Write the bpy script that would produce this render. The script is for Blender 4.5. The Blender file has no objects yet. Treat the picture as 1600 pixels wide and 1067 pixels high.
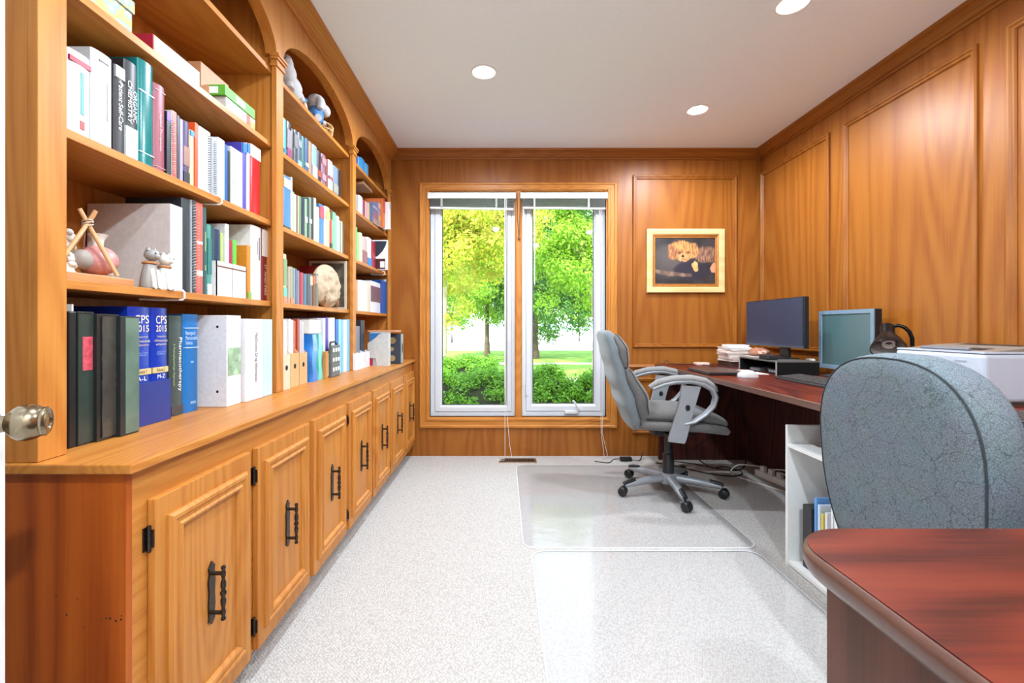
import bpy, bmesh, math, random
import numpy as np
from mathutils import Vector, Matrix, noise as mnoise
R = math.radians
scene = bpy.context.scene
col = scene.collection
random.seed(7)

# ---------------------------------------------------------------- camera
F, CX, CY, CZ = 711.0, 787.0, 510.0, 1.04      # focal length / vanishing point in pixels of the 1600x1067 frame, eye height
cam_d = bpy.data.cameras.new('camera'); cam = bpy.data.objects.new('camera', cam_d); col.objects.link(cam)
cam_d.sensor_width = 36.0; cam_d.lens = F / 1600 * 36.0
cam_d.shift_x = (800 - CX) / 1600; cam_d.shift_y = -(533.5 - CY) / 1600
cam_d.clip_start = 0.02; cam_d.clip_end = 600
cam.location = (0, 0, CZ); cam.rotation_euler = (R(90), 0, 0)
scene.camera = cam

# ---------------------------------------------------------------- view, world, sun
scene.view_settings.view_transform = 'Standard'; scene.view_settings.look = 'None'
scene.view_settings.gamma = 1.0; scene.view_settings.use_curve_mapping = False
scene.view_settings.exposure = 0.22
SKY, SUN, CAN = 4.2, 9.5, 92.0
world = bpy.data.worlds.new('sky'); scene.world = world; world.use_nodes = True
wn = world.node_tree; wn.nodes.clear()
wo = wn.nodes.new('ShaderNodeOutputWorld'); wb = wn.nodes.new('ShaderNodeBackground')
wg = wn.nodes.new('ShaderNodeTexCoord'); ws = wn.nodes.new('ShaderNodeSeparateXYZ'); wr = wn.nodes.new('ShaderNodeValToRGB')
wr.color_ramp.elements[0].position = 0.0; wr.color_ramp.elements[0].color = (0.93, 0.96, 1.0, 1)
wr.color_ramp.elements[1].position = 0.7; wr.color_ramp.elements[1].color = (0.62, 0.78, 1.0, 1)
wn.links.new(wg.outputs['Generated'], ws.inputs[0]); wn.links.new(ws.outputs['Z'], wr.inputs[0])
wn.links.new(wr.outputs[0], wb.inputs['Color']); wb.inputs['Strength'].default_value = SKY
wn.links.new(wb.outputs[0], wo.inputs[0])
sun_d = bpy.data.lights.new('sun', 'SUN'); sun_d.energy = SUN; sun_d.angle = R(1.5); sun_d.color = (1.0, 0.95, 0.85)
sun = bpy.data.objects.new('sun', sun_d); col.objects.link(sun)
sun.rotation_euler = (R(36), R(-22), 0)          # from behind the house, high, over the left shoulder
scene.cycles.max_bounces = 8; scene.cycles.diffuse_bounces = 5; scene.cycles.transparent_max_bounces = 16
scene.cycles.sample_clamp_indirect = 6.0

# ---------------------------------------------------------------- helpers
def lin(c):
    f = lambda u: u / 12.92 if u <= 0.04045 else ((u + 0.055) / 1.055) ** 2.4
    return tuple(f(v / 255.0) for v in c[:3]) + (1.0,)
def P(px, py, Y): return Vector(((px - CX) * Y / F, Y, CZ - (py - CY) * Y / F))
def YX(px, X): return F * X / (px - CX)          # depth at which the plane x = X crosses pixel column px
def ZY(py, Y): return CZ - (py - CY) * Y / F

_mats = {}
def newmat(name):
    m = bpy.data.materials.new(name); m.use_nodes = True
    nt = m.node_tree; b = nt.nodes['Principled BSDF']
    return m, nt, b
def N(nt, t, **kw):
    n = nt.nodes.new(t)
    for k, v in kw.items():
        if k in n.inputs: n.inputs[k].default_value = v
        else: setattr(n, k, v)
    return n
def mat(c, rough=0.5, metal=0.0, var=0.08, scale=30.0, bump=0.0, spec=0.5, emit=0.0, coat=0.0):
    """plain surface with a fine procedural mottling; c is an sRGB 0-255 tuple"""
    key = (tuple(c), rough, metal, var, scale, bump, spec, emit, coat)
    if key in _mats: return _mats[key]
    m, nt, b = newmat('surface_%d_%d_%d' % tuple(int(v) for v in c[:3]))
    L = lin(c)
    tc = N(nt, 'ShaderNodeNewGeometry'); nz = N(nt, 'ShaderNodeTexNoise', Scale=scale, Detail=3.0)
    nt.links.new(tc.outputs['Position'], nz.inputs['Vector'])
    rp = N(nt, 'ShaderNodeValToRGB')
    rp.color_ramp.elements[0].position = 0.3; rp.color_ramp.elements[1].position = 0.7
    rp.color_ramp.elements[0].color = tuple(v * (1 - var) for v in L[:3]) + (1,)
    rp.color_ramp.elements[1].color = tuple(min(1, v * (1 + var)) for v in L[:3]) + (1,)
    nt.links.new(nz.outputs['Fac'], rp.inputs[0]); nt.links.new(rp.outputs[0], b.inputs['Base Color'])
    b.inputs['Roughness'].default_value = rough; b.inputs['Metallic'].default_value = metal
    b.inputs['Specular IOR Level'].default_value = spec; b.inputs['Coat Weight'].default_value = coat
    if bump:
        bp = N(nt, 'ShaderNodeBump', Strength=bump, Distance=0.002)
        nt.links.new(nz.outputs['Fac'], bp.inputs['Height']); nt.links.new(bp.outputs[0], b.inputs['Normal'])
    if emit:
        b.inputs['Emission Color'].default_value = L; b.inputs['Emission Strength'].default_value = emit
    _mats[key] = m; return m

def wood(name, light, mid, dark, axis='z', ring=26.0, across=2.2, along=0.3, rough=0.4, coat=0.0, pores=0.72, spec=0.3, knots=False):
    """oak-like veneer: contour rings of a stretched noise give cathedral figure, fine stretched noise gives the pores"""
    m, nt, b = newmat(name)
    g = N(nt, 'ShaderNodeNewGeometry')
    sc = [across] * 3; sc['xyz'.index(axis)] = along
    sc2 = [75.0] * 3; sc2['xyz'.index(axis)] = 2.2
    mp = N(nt, 'ShaderNodeMapping'); mp.inputs['Scale'].default_value = sc
    nt.links.new(g.outputs['Position'], mp.inputs['Vector'])
    n1 = N(nt, 'ShaderNodeTexNoise', Scale=1.6, Detail=1.0, Roughness=0.4); nt.links.new(mp.outputs[0], n1.inputs['Vector'])
    mu = N(nt, 'ShaderNodeMath', operation='MULTIPLY'); mu.inputs[1].default_value = ring * 6.283; nt.links.new(n1.outputs['Fac'], mu.inputs[0])
    sn = N(nt, 'ShaderNodeMath', operation='SINE'); nt.links.new(mu.outputs[0], sn.inputs[0])
    hf = N(nt, 'ShaderNodeMath', operation='MULTIPLY_ADD'); hf.inputs[1].default_value = 0.5; hf.inputs[2].default_value = 0.5
    nt.links.new(sn.outputs[0], hf.inputs[0])
    mp2 = N(nt, 'ShaderNodeMapping'); mp2.inputs['Scale'].default_value = sc2
    nt.links.new(g.outputs['Position'], mp2.inputs['Vector'])
    n2 = N(nt, 'ShaderNodeTexNoise', Scale=2.0, Detail=3.0, Roughness=0.6); nt.links.new(mp2.outputs[0], n2.inputs['Vector'])
    mx = N(nt, 'ShaderNodeMix'); mx.data_type = 'FLOAT'; mx.inputs[0].default_value = pores
    nt.links.new(hf.outputs[0], mx.inputs[2]); nt.links.new(n2.outputs['Fac'], mx.inputs[3])
    rp = N(nt, 'ShaderNodeValToRGB'); e = rp.color_ramp.elements
    e[0].position = 0.2; e[0].color = lin(dark); e[1].position = 0.85; e[1].color = lin(light)
    k = e.new(0.5); k.color = lin(mid)
    nt.links.new(mx.outputs[0], rp.inputs[0])
    n3 = N(nt, 'ShaderNodeTexNoise', Scale=1.3, Detail=2.0); nt.links.new(g.outputs['Position'], n3.inputs['Vector'])
    hs = N(nt, 'ShaderNodeHueSaturation'); mr = N(nt, 'ShaderNodeMapRange')
    mr.inputs[1].default_value = 0.3; mr.inputs[2].default_value = 0.7; mr.inputs[3].default_value = 0.93; mr.inputs[4].default_value = 1.06
    nt.links.new(n3.outputs['Fac'], mr.inputs[0]); nt.links.new(mr.outputs[0], hs.inputs['Value']); nt.links.new(rp.outputs[0], hs.inputs['Color'])
    nt.links.new(hs.outputs[0], b.inputs['Base Color'])
    b.inputs['Specular IOR Level'].default_value = spec; b.inputs['Roughness'].default_value = rough; b.inputs['Coat Weight'].default_value = coat; b.inputs['Coat Roughness'].default_value = 0.25
    bp = N(nt, 'ShaderNodeBump', Strength=0.12, Distance=0.001); nt.links.new(n2.outputs['Fac'], bp.inputs['Height']); nt.links.new(bp.outputs[0], b.inputs['Normal'])
    return m

class MB:
    """mesh collector in world coordinates"""
    def __init__(self): self.v = []; self.f = []; self.mi = []; self.cur = 0
    def add(self, vs, fs):
        o = len(self.v); self.v += [Vector(p) for p in vs]
        for f in fs: self.f.append(tuple(i + o for i in f)); self.mi.append(self.cur)
        return self
    def box(self, x0, x1, y0, y1, z0, z1):
        vs = [(x, y, z) for z in (z0, z1) for y in (y0, y1) for x in (x0, x1)]
        return self.add(vs, [(0, 2, 3, 1), (4, 5, 7, 6), (0, 1, 5, 4), (2, 6, 7, 3), (0, 4, 6, 2), (1, 3, 7, 5)])
    def prism(self, pts, axis, a, b):
        """pts: 2D outline (counter-clockwise); extruded along axis from a to b. plane axes follow x<y<z order"""
        n = len(pts); ax = 'xyz'.index(axis); vs = []
        for t in (a, b):
            for p in pts:
                q = list(p); q.insert(ax, t); vs.append(q)
        fs = [tuple(range(n))[::-1], tuple(range(n, 2 * n))]
        for i in range(n): j = (i + 1) % n; fs.append((i, j, j + n, i + n))
        return self.add(vs, fs)
    def lathe(self, prof, seg=20, mtx=None, caps=True):
        mtx = mtx or Matrix(); vs = []; fs = []
        for r, z in prof:
            for k in range(seg):
                a = 2 * math.pi * k / seg; vs.append(mtx @ Vector((r * math.cos(a), r * math.sin(a), z)))
        for i in range(len(prof) - 1):
            for k in range(seg):
                l = (k + 1) % seg; fs.append((i * seg + k, i * seg + l, (i + 1) * seg + l, (i + 1) * seg + k))
        if caps: fs.append(tuple(range(seg))[::-1]); fs.append(tuple((len(prof) - 1) * seg + k for k in range(seg)))
        return self.add(vs, fs)
    def tube(self, pts, r, seg=8, caps=True, flat=1.0, up=None):
        pts = [Vector(p) for p in pts]; n = len(pts); rr = r if isinstance(r, (list, tuple)) else [r] * n
        vs = []; fs = []; prev = None
        for i, p in enumerate(pts):
            t = (pts[min(i + 1, n - 1)] - pts[max(i - 1, 0)]).normalized()
            if up is not None: a = Vector(up)
            elif prev is not None: a = prev
            else: a = Vector((0, 0, 1)) if abs(t.z) < 0.9 else Vector((1, 0, 0))
            u = (a - t * a.dot(t)).normalized(); w = t.cross(u); prev = u
            for k in range(seg):
                an = 2 * math.pi * k / seg; vs.append(p + rr[i] * (math.cos(an) * u + flat * math.sin(an) * w))
        for i in range(n - 1):
            for k in range(seg):
                l = (k + 1) % seg; fs.append((i * seg + k, i * seg + l, (i + 1) * seg + l, (i + 1) * seg + k))
        if caps: fs.append(tuple(range(seg))[::-1]); fs.append(tuple((n - 1) * seg + k for k in range(seg)))
        return self.add(vs, fs)
    def loft(self, rings, caps=True):
        n = len(rings[0]); vs = [p for r in rings for p in r]; fs = []
        for i in range(len(rings) - 1):
            for k in range(n):
                l = (k + 1) % n; fs.append((i * n + k, i * n + l, (i + 1) * n + l, (i + 1) * n + k))
        if caps: fs.append(tuple(range(n))[::-1]); fs.append(tuple((len(rings) - 1) * n + k for k in range(n)))
        return self.add(vs, fs)
    def frame(self, u0, u1, v0, v1, prof, to3):
        """closed mitred frame: prof = [(inset, height)] swept round the rectangle; to3(u, v, h) -> point"""
        rings = []
        for (i, h) in prof:
            rings.append([to3(u0 + i, v0 + i, h), to3(u1 - i, v0 + i, h), to3(u1 - i, v1 - i, h), to3(u0 + i, v1 - i, h)])
        n = len(prof); vs = [p for r in rings for p in r]; fs = []
        for i in range(n - 1):
            for k in range(4):
                l = (k + 1) % 4; fs.append((i * 4 + k, i * 4 + l, (i + 1) * 4 + l, (i + 1) * 4 + k))
        return self.add(vs, fs)
    def blob(self, c, r, seg=14, rings=9, mtx=None):
        prof = [(math.sin(math.pi * i / rings), -math.cos(math.pi * i / rings)) for i in range(1, rings)]
        r = r if isinstance(r, (tuple, list)) else (r, r, r)
        M_ = Matrix.Translation(c) @ (mtx or Matrix()) @ Matrix.Diagonal((r[0], r[1], r[2], 1))
        return self.lathe(prof, seg, M_)
    def xf(self, m): self.v = [m @ p for p in self.v]; return self
    def build(self, name, m, parent=None, smooth=35, origin=None, fix=True):
        og = Vector((0, 0, 0))
        if parent is not None:
            q = parent
            while q is not None: og += q.location; q = q.parent
        loc = Vector((0, 0, 0))
        if origin is not None: loc = Vector(origin) - og
        me = bpy.data.meshes.new(name)
        me.from_pydata([tuple(p - og - loc) for p in self.v], [], self.f)
        ms = m if isinstance(m, (list, tuple)) else [m]
        for k in ms: me.materials.append(k)
        if len(ms) > 1: me.polygons.foreach_set('material_index', self.mi)
        if fix:
            bm = bmesh.new(); bm.from_mesh(me); bmesh.ops.recalc_face_normals(bm, faces=bm.faces); bm.to_mesh(me); bm.free()
        if smooth:
            me.polygons.foreach_set('use_smooth', [True] * len(me.polygons)); me.set_sharp_from_angle(angle=R(smooth))
        me.update()
        o = bpy.data.objects.new(name, me); col.objects.link(o); o.location = loc
        if parent is not None: o.parent = parent
        return o
def bevel(o, w, seg=2):
    md = o.modifiers.new('soft_edge', 'BEVEL'); md.width = w; md.segments = seg; md.limit_method = 'ANGLE'; md.angle_limit = R(40); return o
def tag(o, label, cat, group=None, kind=None):
    o['label'] = label; o['category'] = cat
    if group: o['group'] = group
    if kind: o['kind'] = kind
    return o
def thing(name, loc, label, cat, group=None):
    o = bpy.data.objects.new(name, None); col.objects.link(o); o.location = loc; o.empty_display_size = 0.05
    return tag(o, label, cat, group)
def struct(o, label=None, cat=None):
    o['kind'] = 'structure'
    if label: o['label'] = label
    if cat: o['category'] = cat
    return o
def box_obj(name, b, m, parent=None, bev=0.0, **k):
    o = MB().box(*b).build(name, m, parent, smooth=0, **k)
    if bev: bevel(o, bev)
    return o

_txt = {}
def text_geo(s):
    if s not in _txt:
        cu = bpy.data.curves.new('t', 'FONT'); cu.body = s; cu.size = 1.0; cu.align_x = 'LEFT'; cu.resolution_u = 3; cu.space_line = 0.85
        ob = bpy.data.objects.new('t', cu); col.objects.link(ob)
        dg = bpy.context.evaluated_depsgraph_get(); me = ob.evaluated_get(dg).to_mesh()
        vs = [tuple(v.co) for v in me.vertices]; fs = [tuple(p.vertices) for p in me.polygons]
        ob.evaluated_get(dg).to_mesh_clear(); bpy.data.objects.remove(ob); bpy.data.curves.remove(cu)
        x0 = min(v[0] for v in vs); x1 = max(v[0] for v in vs); y0 = min(v[1] for v in vs); y1 = max(v[1] for v in vs)
        _txt[s] = ([((v[0] - x0) / (x1 - x0), (v[1] - y0) / (y1 - y0)) for v in vs], fs)
    return _txt[s]
def lettering(s, c, o3, ux, uy, w, h, parent, name='lettering'):
    """flat print: text s stretched to w x h from corner o3 along directions ux, uy"""
    vs, fs = text_geo(s); o3 = Vector(o3); ux = Vector(ux); uy = Vector(uy)
    return MB().add([o3 + ux * (a * w) + uy * (b_ * h) for a, b_ in vs], fs).build(name, mat(c, 0.6), parent, smooth=0, fix=False)

ORD = ['first', 'second', 'third', 'fourth', 'fifth', 'sixth', 'seventh', 'eighth', 'ninth', 'tenth', 'eleventh', 'twelfth', 'thirteenth',
       'fourteenth', 'fifteenth', 'sixteenth', 'seventeenth', 'eighteenth', 'nineteenth', 'twentieth', 'twenty-first', 'twenty-second',
       'twenty-third', 'twenty-fourth', 'twenty-fifth']

# ---------------------------------------------------------------- materials
OAK_L, OAK_M, OAK_D = (197, 132, 61), (188, 121, 52), (171, 101, 38)
oak_z = wood('oak_vertical', OAK_L, OAK_M, OAK_D, 'z')
oak_y = wood('oak_lengthwise', OAK_L, OAK_M, OAK_D, 'y')
oak_x = wood('oak_crosswise', OAK_L, OAK_M, OAK_D, 'x')
WL, WM, WD = (158, 97, 36), (149, 87, 29), (134, 72, 21)  # same oak as the bookcase; backlit shade put into a darker, redder colour
wall_oak = wood('oak_wall_veneer_shaded', WL, WM, WD, 'z', ring=18, across=1.9, along=0.13, pores=.66)
wall_oak_x = wood('oak_wall_rail_shaded', WL, WM, WD, 'x')
wall_oak_y = wood('oak_wall_rail_side_shaded', WL, WM, WD, 'y')
mahog = wood('mahogany_top', (112, 44, 27), (92, 32, 20), (58, 20, 13), 'x', ring=10, across=3.0, along=0.5, rough=0.36, coat=0.0, spec=.22, pores=0.6)
mahog_y = wood('mahogany_side_top', (112, 44, 27), (92, 32, 20), (58, 20, 13), 'y', ring=10, across=3.0, along=0.5, rough=0.36, coat=0.0, spec=.22, pores=0.6)
mahog_dk = wood('dark_mahogany', (92, 48, 40), (74, 36, 32), (52, 26, 24), 'z', ring=10, across=3.0, along=0.5, rough=0.4, coat=0.1, pores=0.65)
mahog_edge = mat((96, 64, 54), 0.35, coat=0.3)
black_metal = mat((72, 64, 58), 0.36, 0.9, var=0.3, scale=120, bump=0.3)
white_paint = mat((236, 235, 232), 0.45, var=0.02)
vinyl = mat((208, 209, 215), 0.35, var=0.02)
paper = mat((236, 232, 222), 0.8, var=0.05, scale=200)
black_pl = mat((24, 24, 26), 0.4)
# ---------------------------------------------------------------- room shell
XL, XR, YF, YB, ZC = -1.20, 2.065, -0.9, 3.655, 2.449
def carpet_mat():
    m, nt, b = newmat('cream_loop_carpet')
    g = N(nt, 'ShaderNodeNewGeometry'); mp = N(nt, 'ShaderNodeMapping'); mp.inputs['Scale'].default_value = (150, 105, 60); mp.inputs['Rotation'].default_value = (0, 0, R(33))
    nt.links.new(g.outputs['Position'], mp.inputs['Vector'])
    vo = N(nt, 'ShaderNodeTexVoronoi', Scale=1.0); vo.inputs['Randomness'].default_value = 0.55; nt.links.new(mp.outputs[0], vo.inputs['Vector'])
    nz = N(nt, 'ShaderNodeTexNoise', Scale=420.0, Detail=2.0); nt.links.new(g.outputs['Position'], nz.inputs['Vector'])
    rp = N(nt, 'ShaderNodeValToRGB'); e = rp.color_ramp.elements
    e[0].position = 0.15; e[0].color = lin((222, 217, 213)); e[1].position = 0.75; e[1].color = lin((184, 178, 173))
    nt.links.new(vo.outputs['Distance'], rp.inputs[0])
    mx = N(nt, 'ShaderNodeMix'); mx.data_type = 'RGBA'; mx.blend_type = 'MULTIPLY'; mx.inputs[0].default_value = 0.25
    nt.links.new(rp.outputs[0], mx.inputs[6]); nt.links.new(nz.outputs['Color'], mx.inputs[7])
    nt.links.new(mx.outputs[2], b.inputs['Base Color']); b.inputs['Roughness'].default_value = 0.95; b.inputs['Specular IOR Level'].default_value = 0.1
    bp = N(nt, 'ShaderNodeBump', Strength=0.7, Distance=0.004); bp.invert = True
    nt.links.new(vo.outputs['Distance'], bp.inputs['Height']); nt.links.new(bp.outputs[0], b.inputs['Normal'])
    return m
struct(box_obj('floor', (XL - .1, XR + .1, YF - .1, YB + .1, -0.06, 0.0), carpet_mat()), 'cream loop pile carpet covering the whole room', 'carpet')
plaster = mat((241, 248, 255), 0.9, var=0.015, scale=60)
CANS = [(-0.11, 2.517), (1.26, 2.955), (1.26, 1.984), (-0.11, 0.95), (1.26, 0.75), (0.55, -0.35)]  # entries after the visible ones are unseen lamps added for fill light
CR = 0.056
mb = MB()
xs = sorted({XL - .1, XR + .1} | {c[0] + s * .1 for c in CANS for s in (-1, 1)}); ys = sorted({YF - .1, YB + .1} | {c[1] + s * .1 for c in CANS for s in (-1, 1)})
for i in range(len(xs) - 1):
    for j in range(len(ys) - 1):
        x0, x1, y0, y1 = xs[i], xs[i + 1], ys[j], ys[j + 1]
        hit = [c for c in CANS if abs((x0 + x1) / 2 - c[0]) < .02 and abs((y0 + y1) / 2 - c[1]) < .02]
        if not hit: mb.add([(x0, y0, ZC), (x0, y1, ZC), (x1, y1, ZC), (x1, y0, ZC)], [(0, 1, 2, 3)])
        else:
            cx, cy = hit[0]; n = 32; vs = []
            for k in range(n):
                a = 2 * math.pi * (k + .5) / n; ca, sa = math.cos(a), math.sin(a); s = .1 / max(abs(ca), abs(sa))
                vs += [(cx + CR * ca, cy + CR * sa, ZC), (cx + s * ca, cy + s * sa, ZC)]
            fs = [(2 * k, 2 * ((k + 1) % n), 2 * ((k + 1) % n) + 1, 2 * k + 1) for k in range(n)]
            mb.add(vs, fs)
            for (qx, qy) in ((1, 1), (-1, 1), (-1, -1), (1, -1)):   # corner slivers
                a0 = (2 * math.pi * .5 / n); t = .1 * math.tan(R(45) - a0)
                mb.add([(cx + qx * .1, cy + qy * .1, ZC), (cx + qx * .1, cy + qy * t, ZC), (cx + qx * t, cy + qy * .1, ZC)], [(0, 1, 2)])
mb.box(XL - .1, XR + .1, YF - .1, YB + .1, ZC + .16, ZC + .2)
struct(mb.build('ceiling', plaster, smooth=0), 'smooth white ceiling with recessed lights', 'ceiling')
PLACE = ['nearest the window on the left', 'nearest the right back corner', 'cut by the top edge near the right wall', 'added out of view on the left as fill', 'added out of view on the right as fill', 'added unseen by the entry as fill']
chrome = mat((190, 185, 176), 0.25, 0.9, var=0.03)
glow = mat((255, 246, 225), 0.5, emit=14.0)
for i, (cx, cy) in enumerate(CANS):
    t = thing('recessed_light', (cx, cy, ZC), 'round recessed ceiling light ' + PLACE[i], 'ceiling light', 'recessed ceiling lights')
    MB().lathe([(0.072, ZC - .0005), (0.071, ZC - .004), (0.064, ZC - .0065), (0.053, ZC - .003), (0.052, ZC + .002)], 36, Matrix.Translation((cx, cy, 0)), caps=False).build('trim_ring', white_paint, t)
    MB().lathe([(0.053, ZC - .002), (0.050, ZC + .05), (0.036, ZC + .1), (0.0, ZC + .11)], 32, Matrix.Translation((cx, cy, 0)), caps=False).build('reflector', chrome, t)
    MB().lathe([(0.001, ZC + .008), (0.03, ZC + .012), (0.038, ZC + .022), (0.03, ZC + .06), (0.014, ZC + .09)], 28, Matrix.Translation((cx, cy, 0))).build('bulb', glow, t)
    ld = bpy.data.lights.new('can_lamp', 'SPOT'); ld.energy = CAN * (1.05, .82, .68, .66, .5, 1.7)[i]; ld.spot_size = R(179); ld.spot_blend = 0.52; ld.shadow_soft_size = 0.045; ld.color = (0.81, 0.915, 1.0)
    lo = bpy.data.objects.new('can_lamp', ld); col.objects.link(lo); lo.location = (0, 0, -0.016); lo.parent = t

# walls
wp = mat((226, 222, 214), 0.9, var=0.015)
WX0, WX1, WZ0, WZ1 = (671.7 - CX) / 194.5, (947 - CX) / 194.5, ZY(651, YB), ZY(299.6, YB)      # window opening
mb = MB(); Y2 = YB + .16
mb.box(XL - .1, WX0, YB, Y2, 0, ZC + .16); mb.box(WX1, XR + .1, YB, Y2, 0, ZC + .16); mb.box(WX0, WX1, YB, Y2, 0, WZ0); mb.box(WX0, WX1, YB, Y2, WZ1, ZC + .16)
wall_back = struct(mb.build('wall_back', wall_oak, smooth=0), 'orange oak veneer back wall around the window', 'wall')
wall_right = struct(box_obj('wall_right', (XR, XR + .1, YF - .1, YB, 0, ZC + .16), wall_oak), 'oak panelled right wall above the long desk', 'wall')
struct(box_obj('wall_left', (XL - .1, XL, YF - .1, YB, 0, ZC + .16), wp), 'plain wall behind the built-in bookcase', 'wall')
struct(box_obj('wall_front', (XL, XR, YF - .1, YF, 0, ZC + .16), wp), 'plain painted wall behind the viewer', 'wall')
struct(box_obj('wall_entry', (XL, -0.43, -0.06, 0.04, 0, ZC), wp), 'short painted wall that carries the open door', 'wall')

# crown mouldings (profile in the plane across the run)
CROWN = [(0, 0), (0.008, 0), (0.012, .012), (0.022, .016), (0.03, .034), (0.05, .05), (0.062, .054), (0.066, .072), (0, .072)]
def crown_run(name, kind, a, b, parent=None):
    mb = MB()
    if kind == 'back': mb.prism([(YB - d, ZC - .0715 + h) for d, h in CROWN], 'x', a, b)
    if kind == 'right': mb.prism([(XR - d, ZC - .0715 + h) for d, h in CROWN], 'y', a, b)
    return struct(mb.build(name, wall_oak_x if kind == 'back' else wall_oak_y, parent, smooth=30))
crown_run('crown_moulding', 'back', -0.90, XR, wall_back)
crown_run('crown_moulding', 'right', YF, YB, wall_right)
# panel mouldings
PM = [(0, 0), (0, .012), (.006, .018), (.014, .018), (.02, .011), (.028, .011), (.033, .004), (.033, 0)]
def back3(u, v, h): return Vector((u, YB - h, v))
def right3(u, v, h): return Vector((XR - h, u, v))
def pframe(parent, m3, u0, u1, v0, v1, m=None):
    return MB().frame(u0, u1, v0, v1, PM, m3).build('panel_moulding', m or wall_oak, parent, smooth=0)
bx = lambda p: (p - CX) / 194.5
pframe(wall_back, back3, bx(988.5), bx(1151), ZY(543, YB), ZY(274, YB))
pframe(wall_back, back3, bx(988.5), bx(1151), ZY(677, YB), ZY(590, YB))
for (y0, y1) in ((2.875, 3.64), (1.975, 2.755), (1.05, 1.86), (0.1, 0.93)):
    pframe(wall_right, right3, y0, y1, 0.87, 2.268); pframe(wall_right, right3, y0, y1, 0.18, 0.64)
RAIL = [(0, 0), (.012, .003), (.018, .012), (.012, .022), (.006, .03), (0, .033)]
MB().prism([(YB - d, .705 + h) for d, h in RAIL], 'x', bx(964), XR).build('chair_rail', wall_oak_x, wall_back, smooth=30)
MB().prism([(XR - d, .705 + h) for d, h in RAIL], 'y', YF, YB).build('chair_rail', wall_oak_y, wall_right, smooth=30)

# ---------------------------------------------------------------- window
win = bpy.data.objects.new('window_1', None); col.objects.link(win); win.location = ((WX0 + WX1) / 2, YB, WZ0); struct(win, 'white twin casement window in an oak casing', 'window')
CAS = [(0, 0), (0, .012), (.008, .02), (.02, .02), (.026, .014), (.055, .014), (.062, .02), (.074, .02), (.082, .008), (.088, 0.008), (.088, -.07)]
OX0, OX1, OZ0, OZ1 = bx(655.3), bx(964), ZY(668.7, YB), ZY(285.6, YB)
def cas_part(mbx):  # clamp inner lip to the opening
    return mbx
rings = []
mb = MB(); n = len(CAS)
for (i, h) in CAS:
    f = i / .088
    u0 = OX0 + (WX0 - OX0) * f; u1 = OX1 + (WX1 - OX1) * f; v0 = OZ0 + (WZ0 - OZ0) * f; v1 = OZ1 + (WZ1 - OZ1) * f
    rings.append([back3(u0, v0, h), back3(u1, v0, h), back3(u1, v1, h), back3(u0, v1, h)])
names = ['sill_casing', 'side_casing', 'head_casing', 'side_casing']
for k in range(4):
    l = (k + 1) % 4; mb = MB(); vs = [r[k] for r in rings] + [r[l] for r in rings]
    mb.add(vs, [(i, i + 1, i + 1 + n, i + n) for i in range(n - 1)]); mb.build(names[k], oak_x if k % 2 == 0 else oak_z, win, smooth=0)
mx0, mx1 = bx(804.7), bx(815.5)
MB().prism([(mx0, YB + .07), (mx0, YB + .004), (mx0 + .012, YB - .008), (mx1 - .012, YB - .008), (mx1, YB + .004), (mx1, YB + .07)], 'z', WZ0, WZ1).build('mullion', oak_z, win, smooth=0)
def glass_mat():
    m, nt, b = newmat('window_glass'); nt.nodes.remove(b); out = nt.nodes['Material Output']
    tr = N(nt, 'ShaderNodeBsdfTransparent'); gl = N(nt, 'ShaderNodeBsdfGlossy', Roughness=0.02); fr = N(nt, 'ShaderNodeFresnel', IOR=1.25)
    tr.inputs[0].default_value = (0.97, 0.99, 0.98, 1); ms = N(nt, 'ShaderNodeMixShader')
    nz = N(nt, 'ShaderNodeTexNoise', Scale=2.0); rp = N(nt, 'ShaderNodeValToRGB'); rp.color_ramp.elements[0].color = (.95, .97, .96, 1); rp.color_ramp.elements[1].color = (.98, 1, .99, 1)
    nt.links.new(nz.outputs['Fac'], rp.inputs[0]); nt.links.new(rp.outputs[0], tr.inputs[0])
    nt.links.new(fr.outputs[0], ms.inputs[0]); nt.links.new(tr.outputs[0], ms.inputs[1]); nt.links.new(gl.outputs[0], ms.inputs[2]); nt.links.new(ms.outputs[0], out.inputs[0])
    return m
glass = glass_mat(); seal = mat((52, 58, 60), 0.6)
YS = YB + .045                                      # inner face of the sashes
for (fx0, fx1, gx0, gx1, gb) in ((WX0, mx0, 690.5, 790.6, 633), (mx1, WX1, 832, 928, 631)):
    a0, a1 = (gx0 - CX) * YS / F, (gx1 - CX) * YS / F; z0, z1 = ZY(gb, YS), ZY(318, YS)
    def sash_ring(ins_prof):
        rg = []
        for (f, h) in ins_prof:
            rg.append([Vector((fx0 + (a0 - fx0) * f, YS - h, WZ0 + (z0 - WZ0) * f)), Vector((fx1 + (a1 - fx1) * f, YS - h, WZ0 + (z0 - WZ0) * f)),
                       Vector((fx1 + (a1 - fx1) * f, YS - h, WZ1 + (z1 - WZ1) * f)), Vector((fx0 + (a0 - fx0) * f, YS - h, WZ1 + (z1 - WZ1) * f))])
        return rg
    rg = sash_ring([(0, .01), (.34, .01), (.36, 0), (.40, 0), (.43, .012), (.82, .012), (.97, -.006), (1.0, -.008), (1.0, -.05)])
    sash = MB().loft([r for r in rg], caps=False).build('sash_frame', vinyl, win, smooth=0)
    MB().box(a0 - .004, a1 + .004, YS + .012, YS + .018, z0 - .004, z1 + .004).build('pane', glass, win, smooth=0)
    MB().frame(a0, a1, z0, z1, [(0, .001), (.006, .001), (.006, -.008)], lambda u, v, h: Vector((u, YS + .009 - h, v))).build('glazing_seal', seal, sash, smooth=0)
    sx0, sx1, sz0, sz1 = a0, a1, z0, z1
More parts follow.
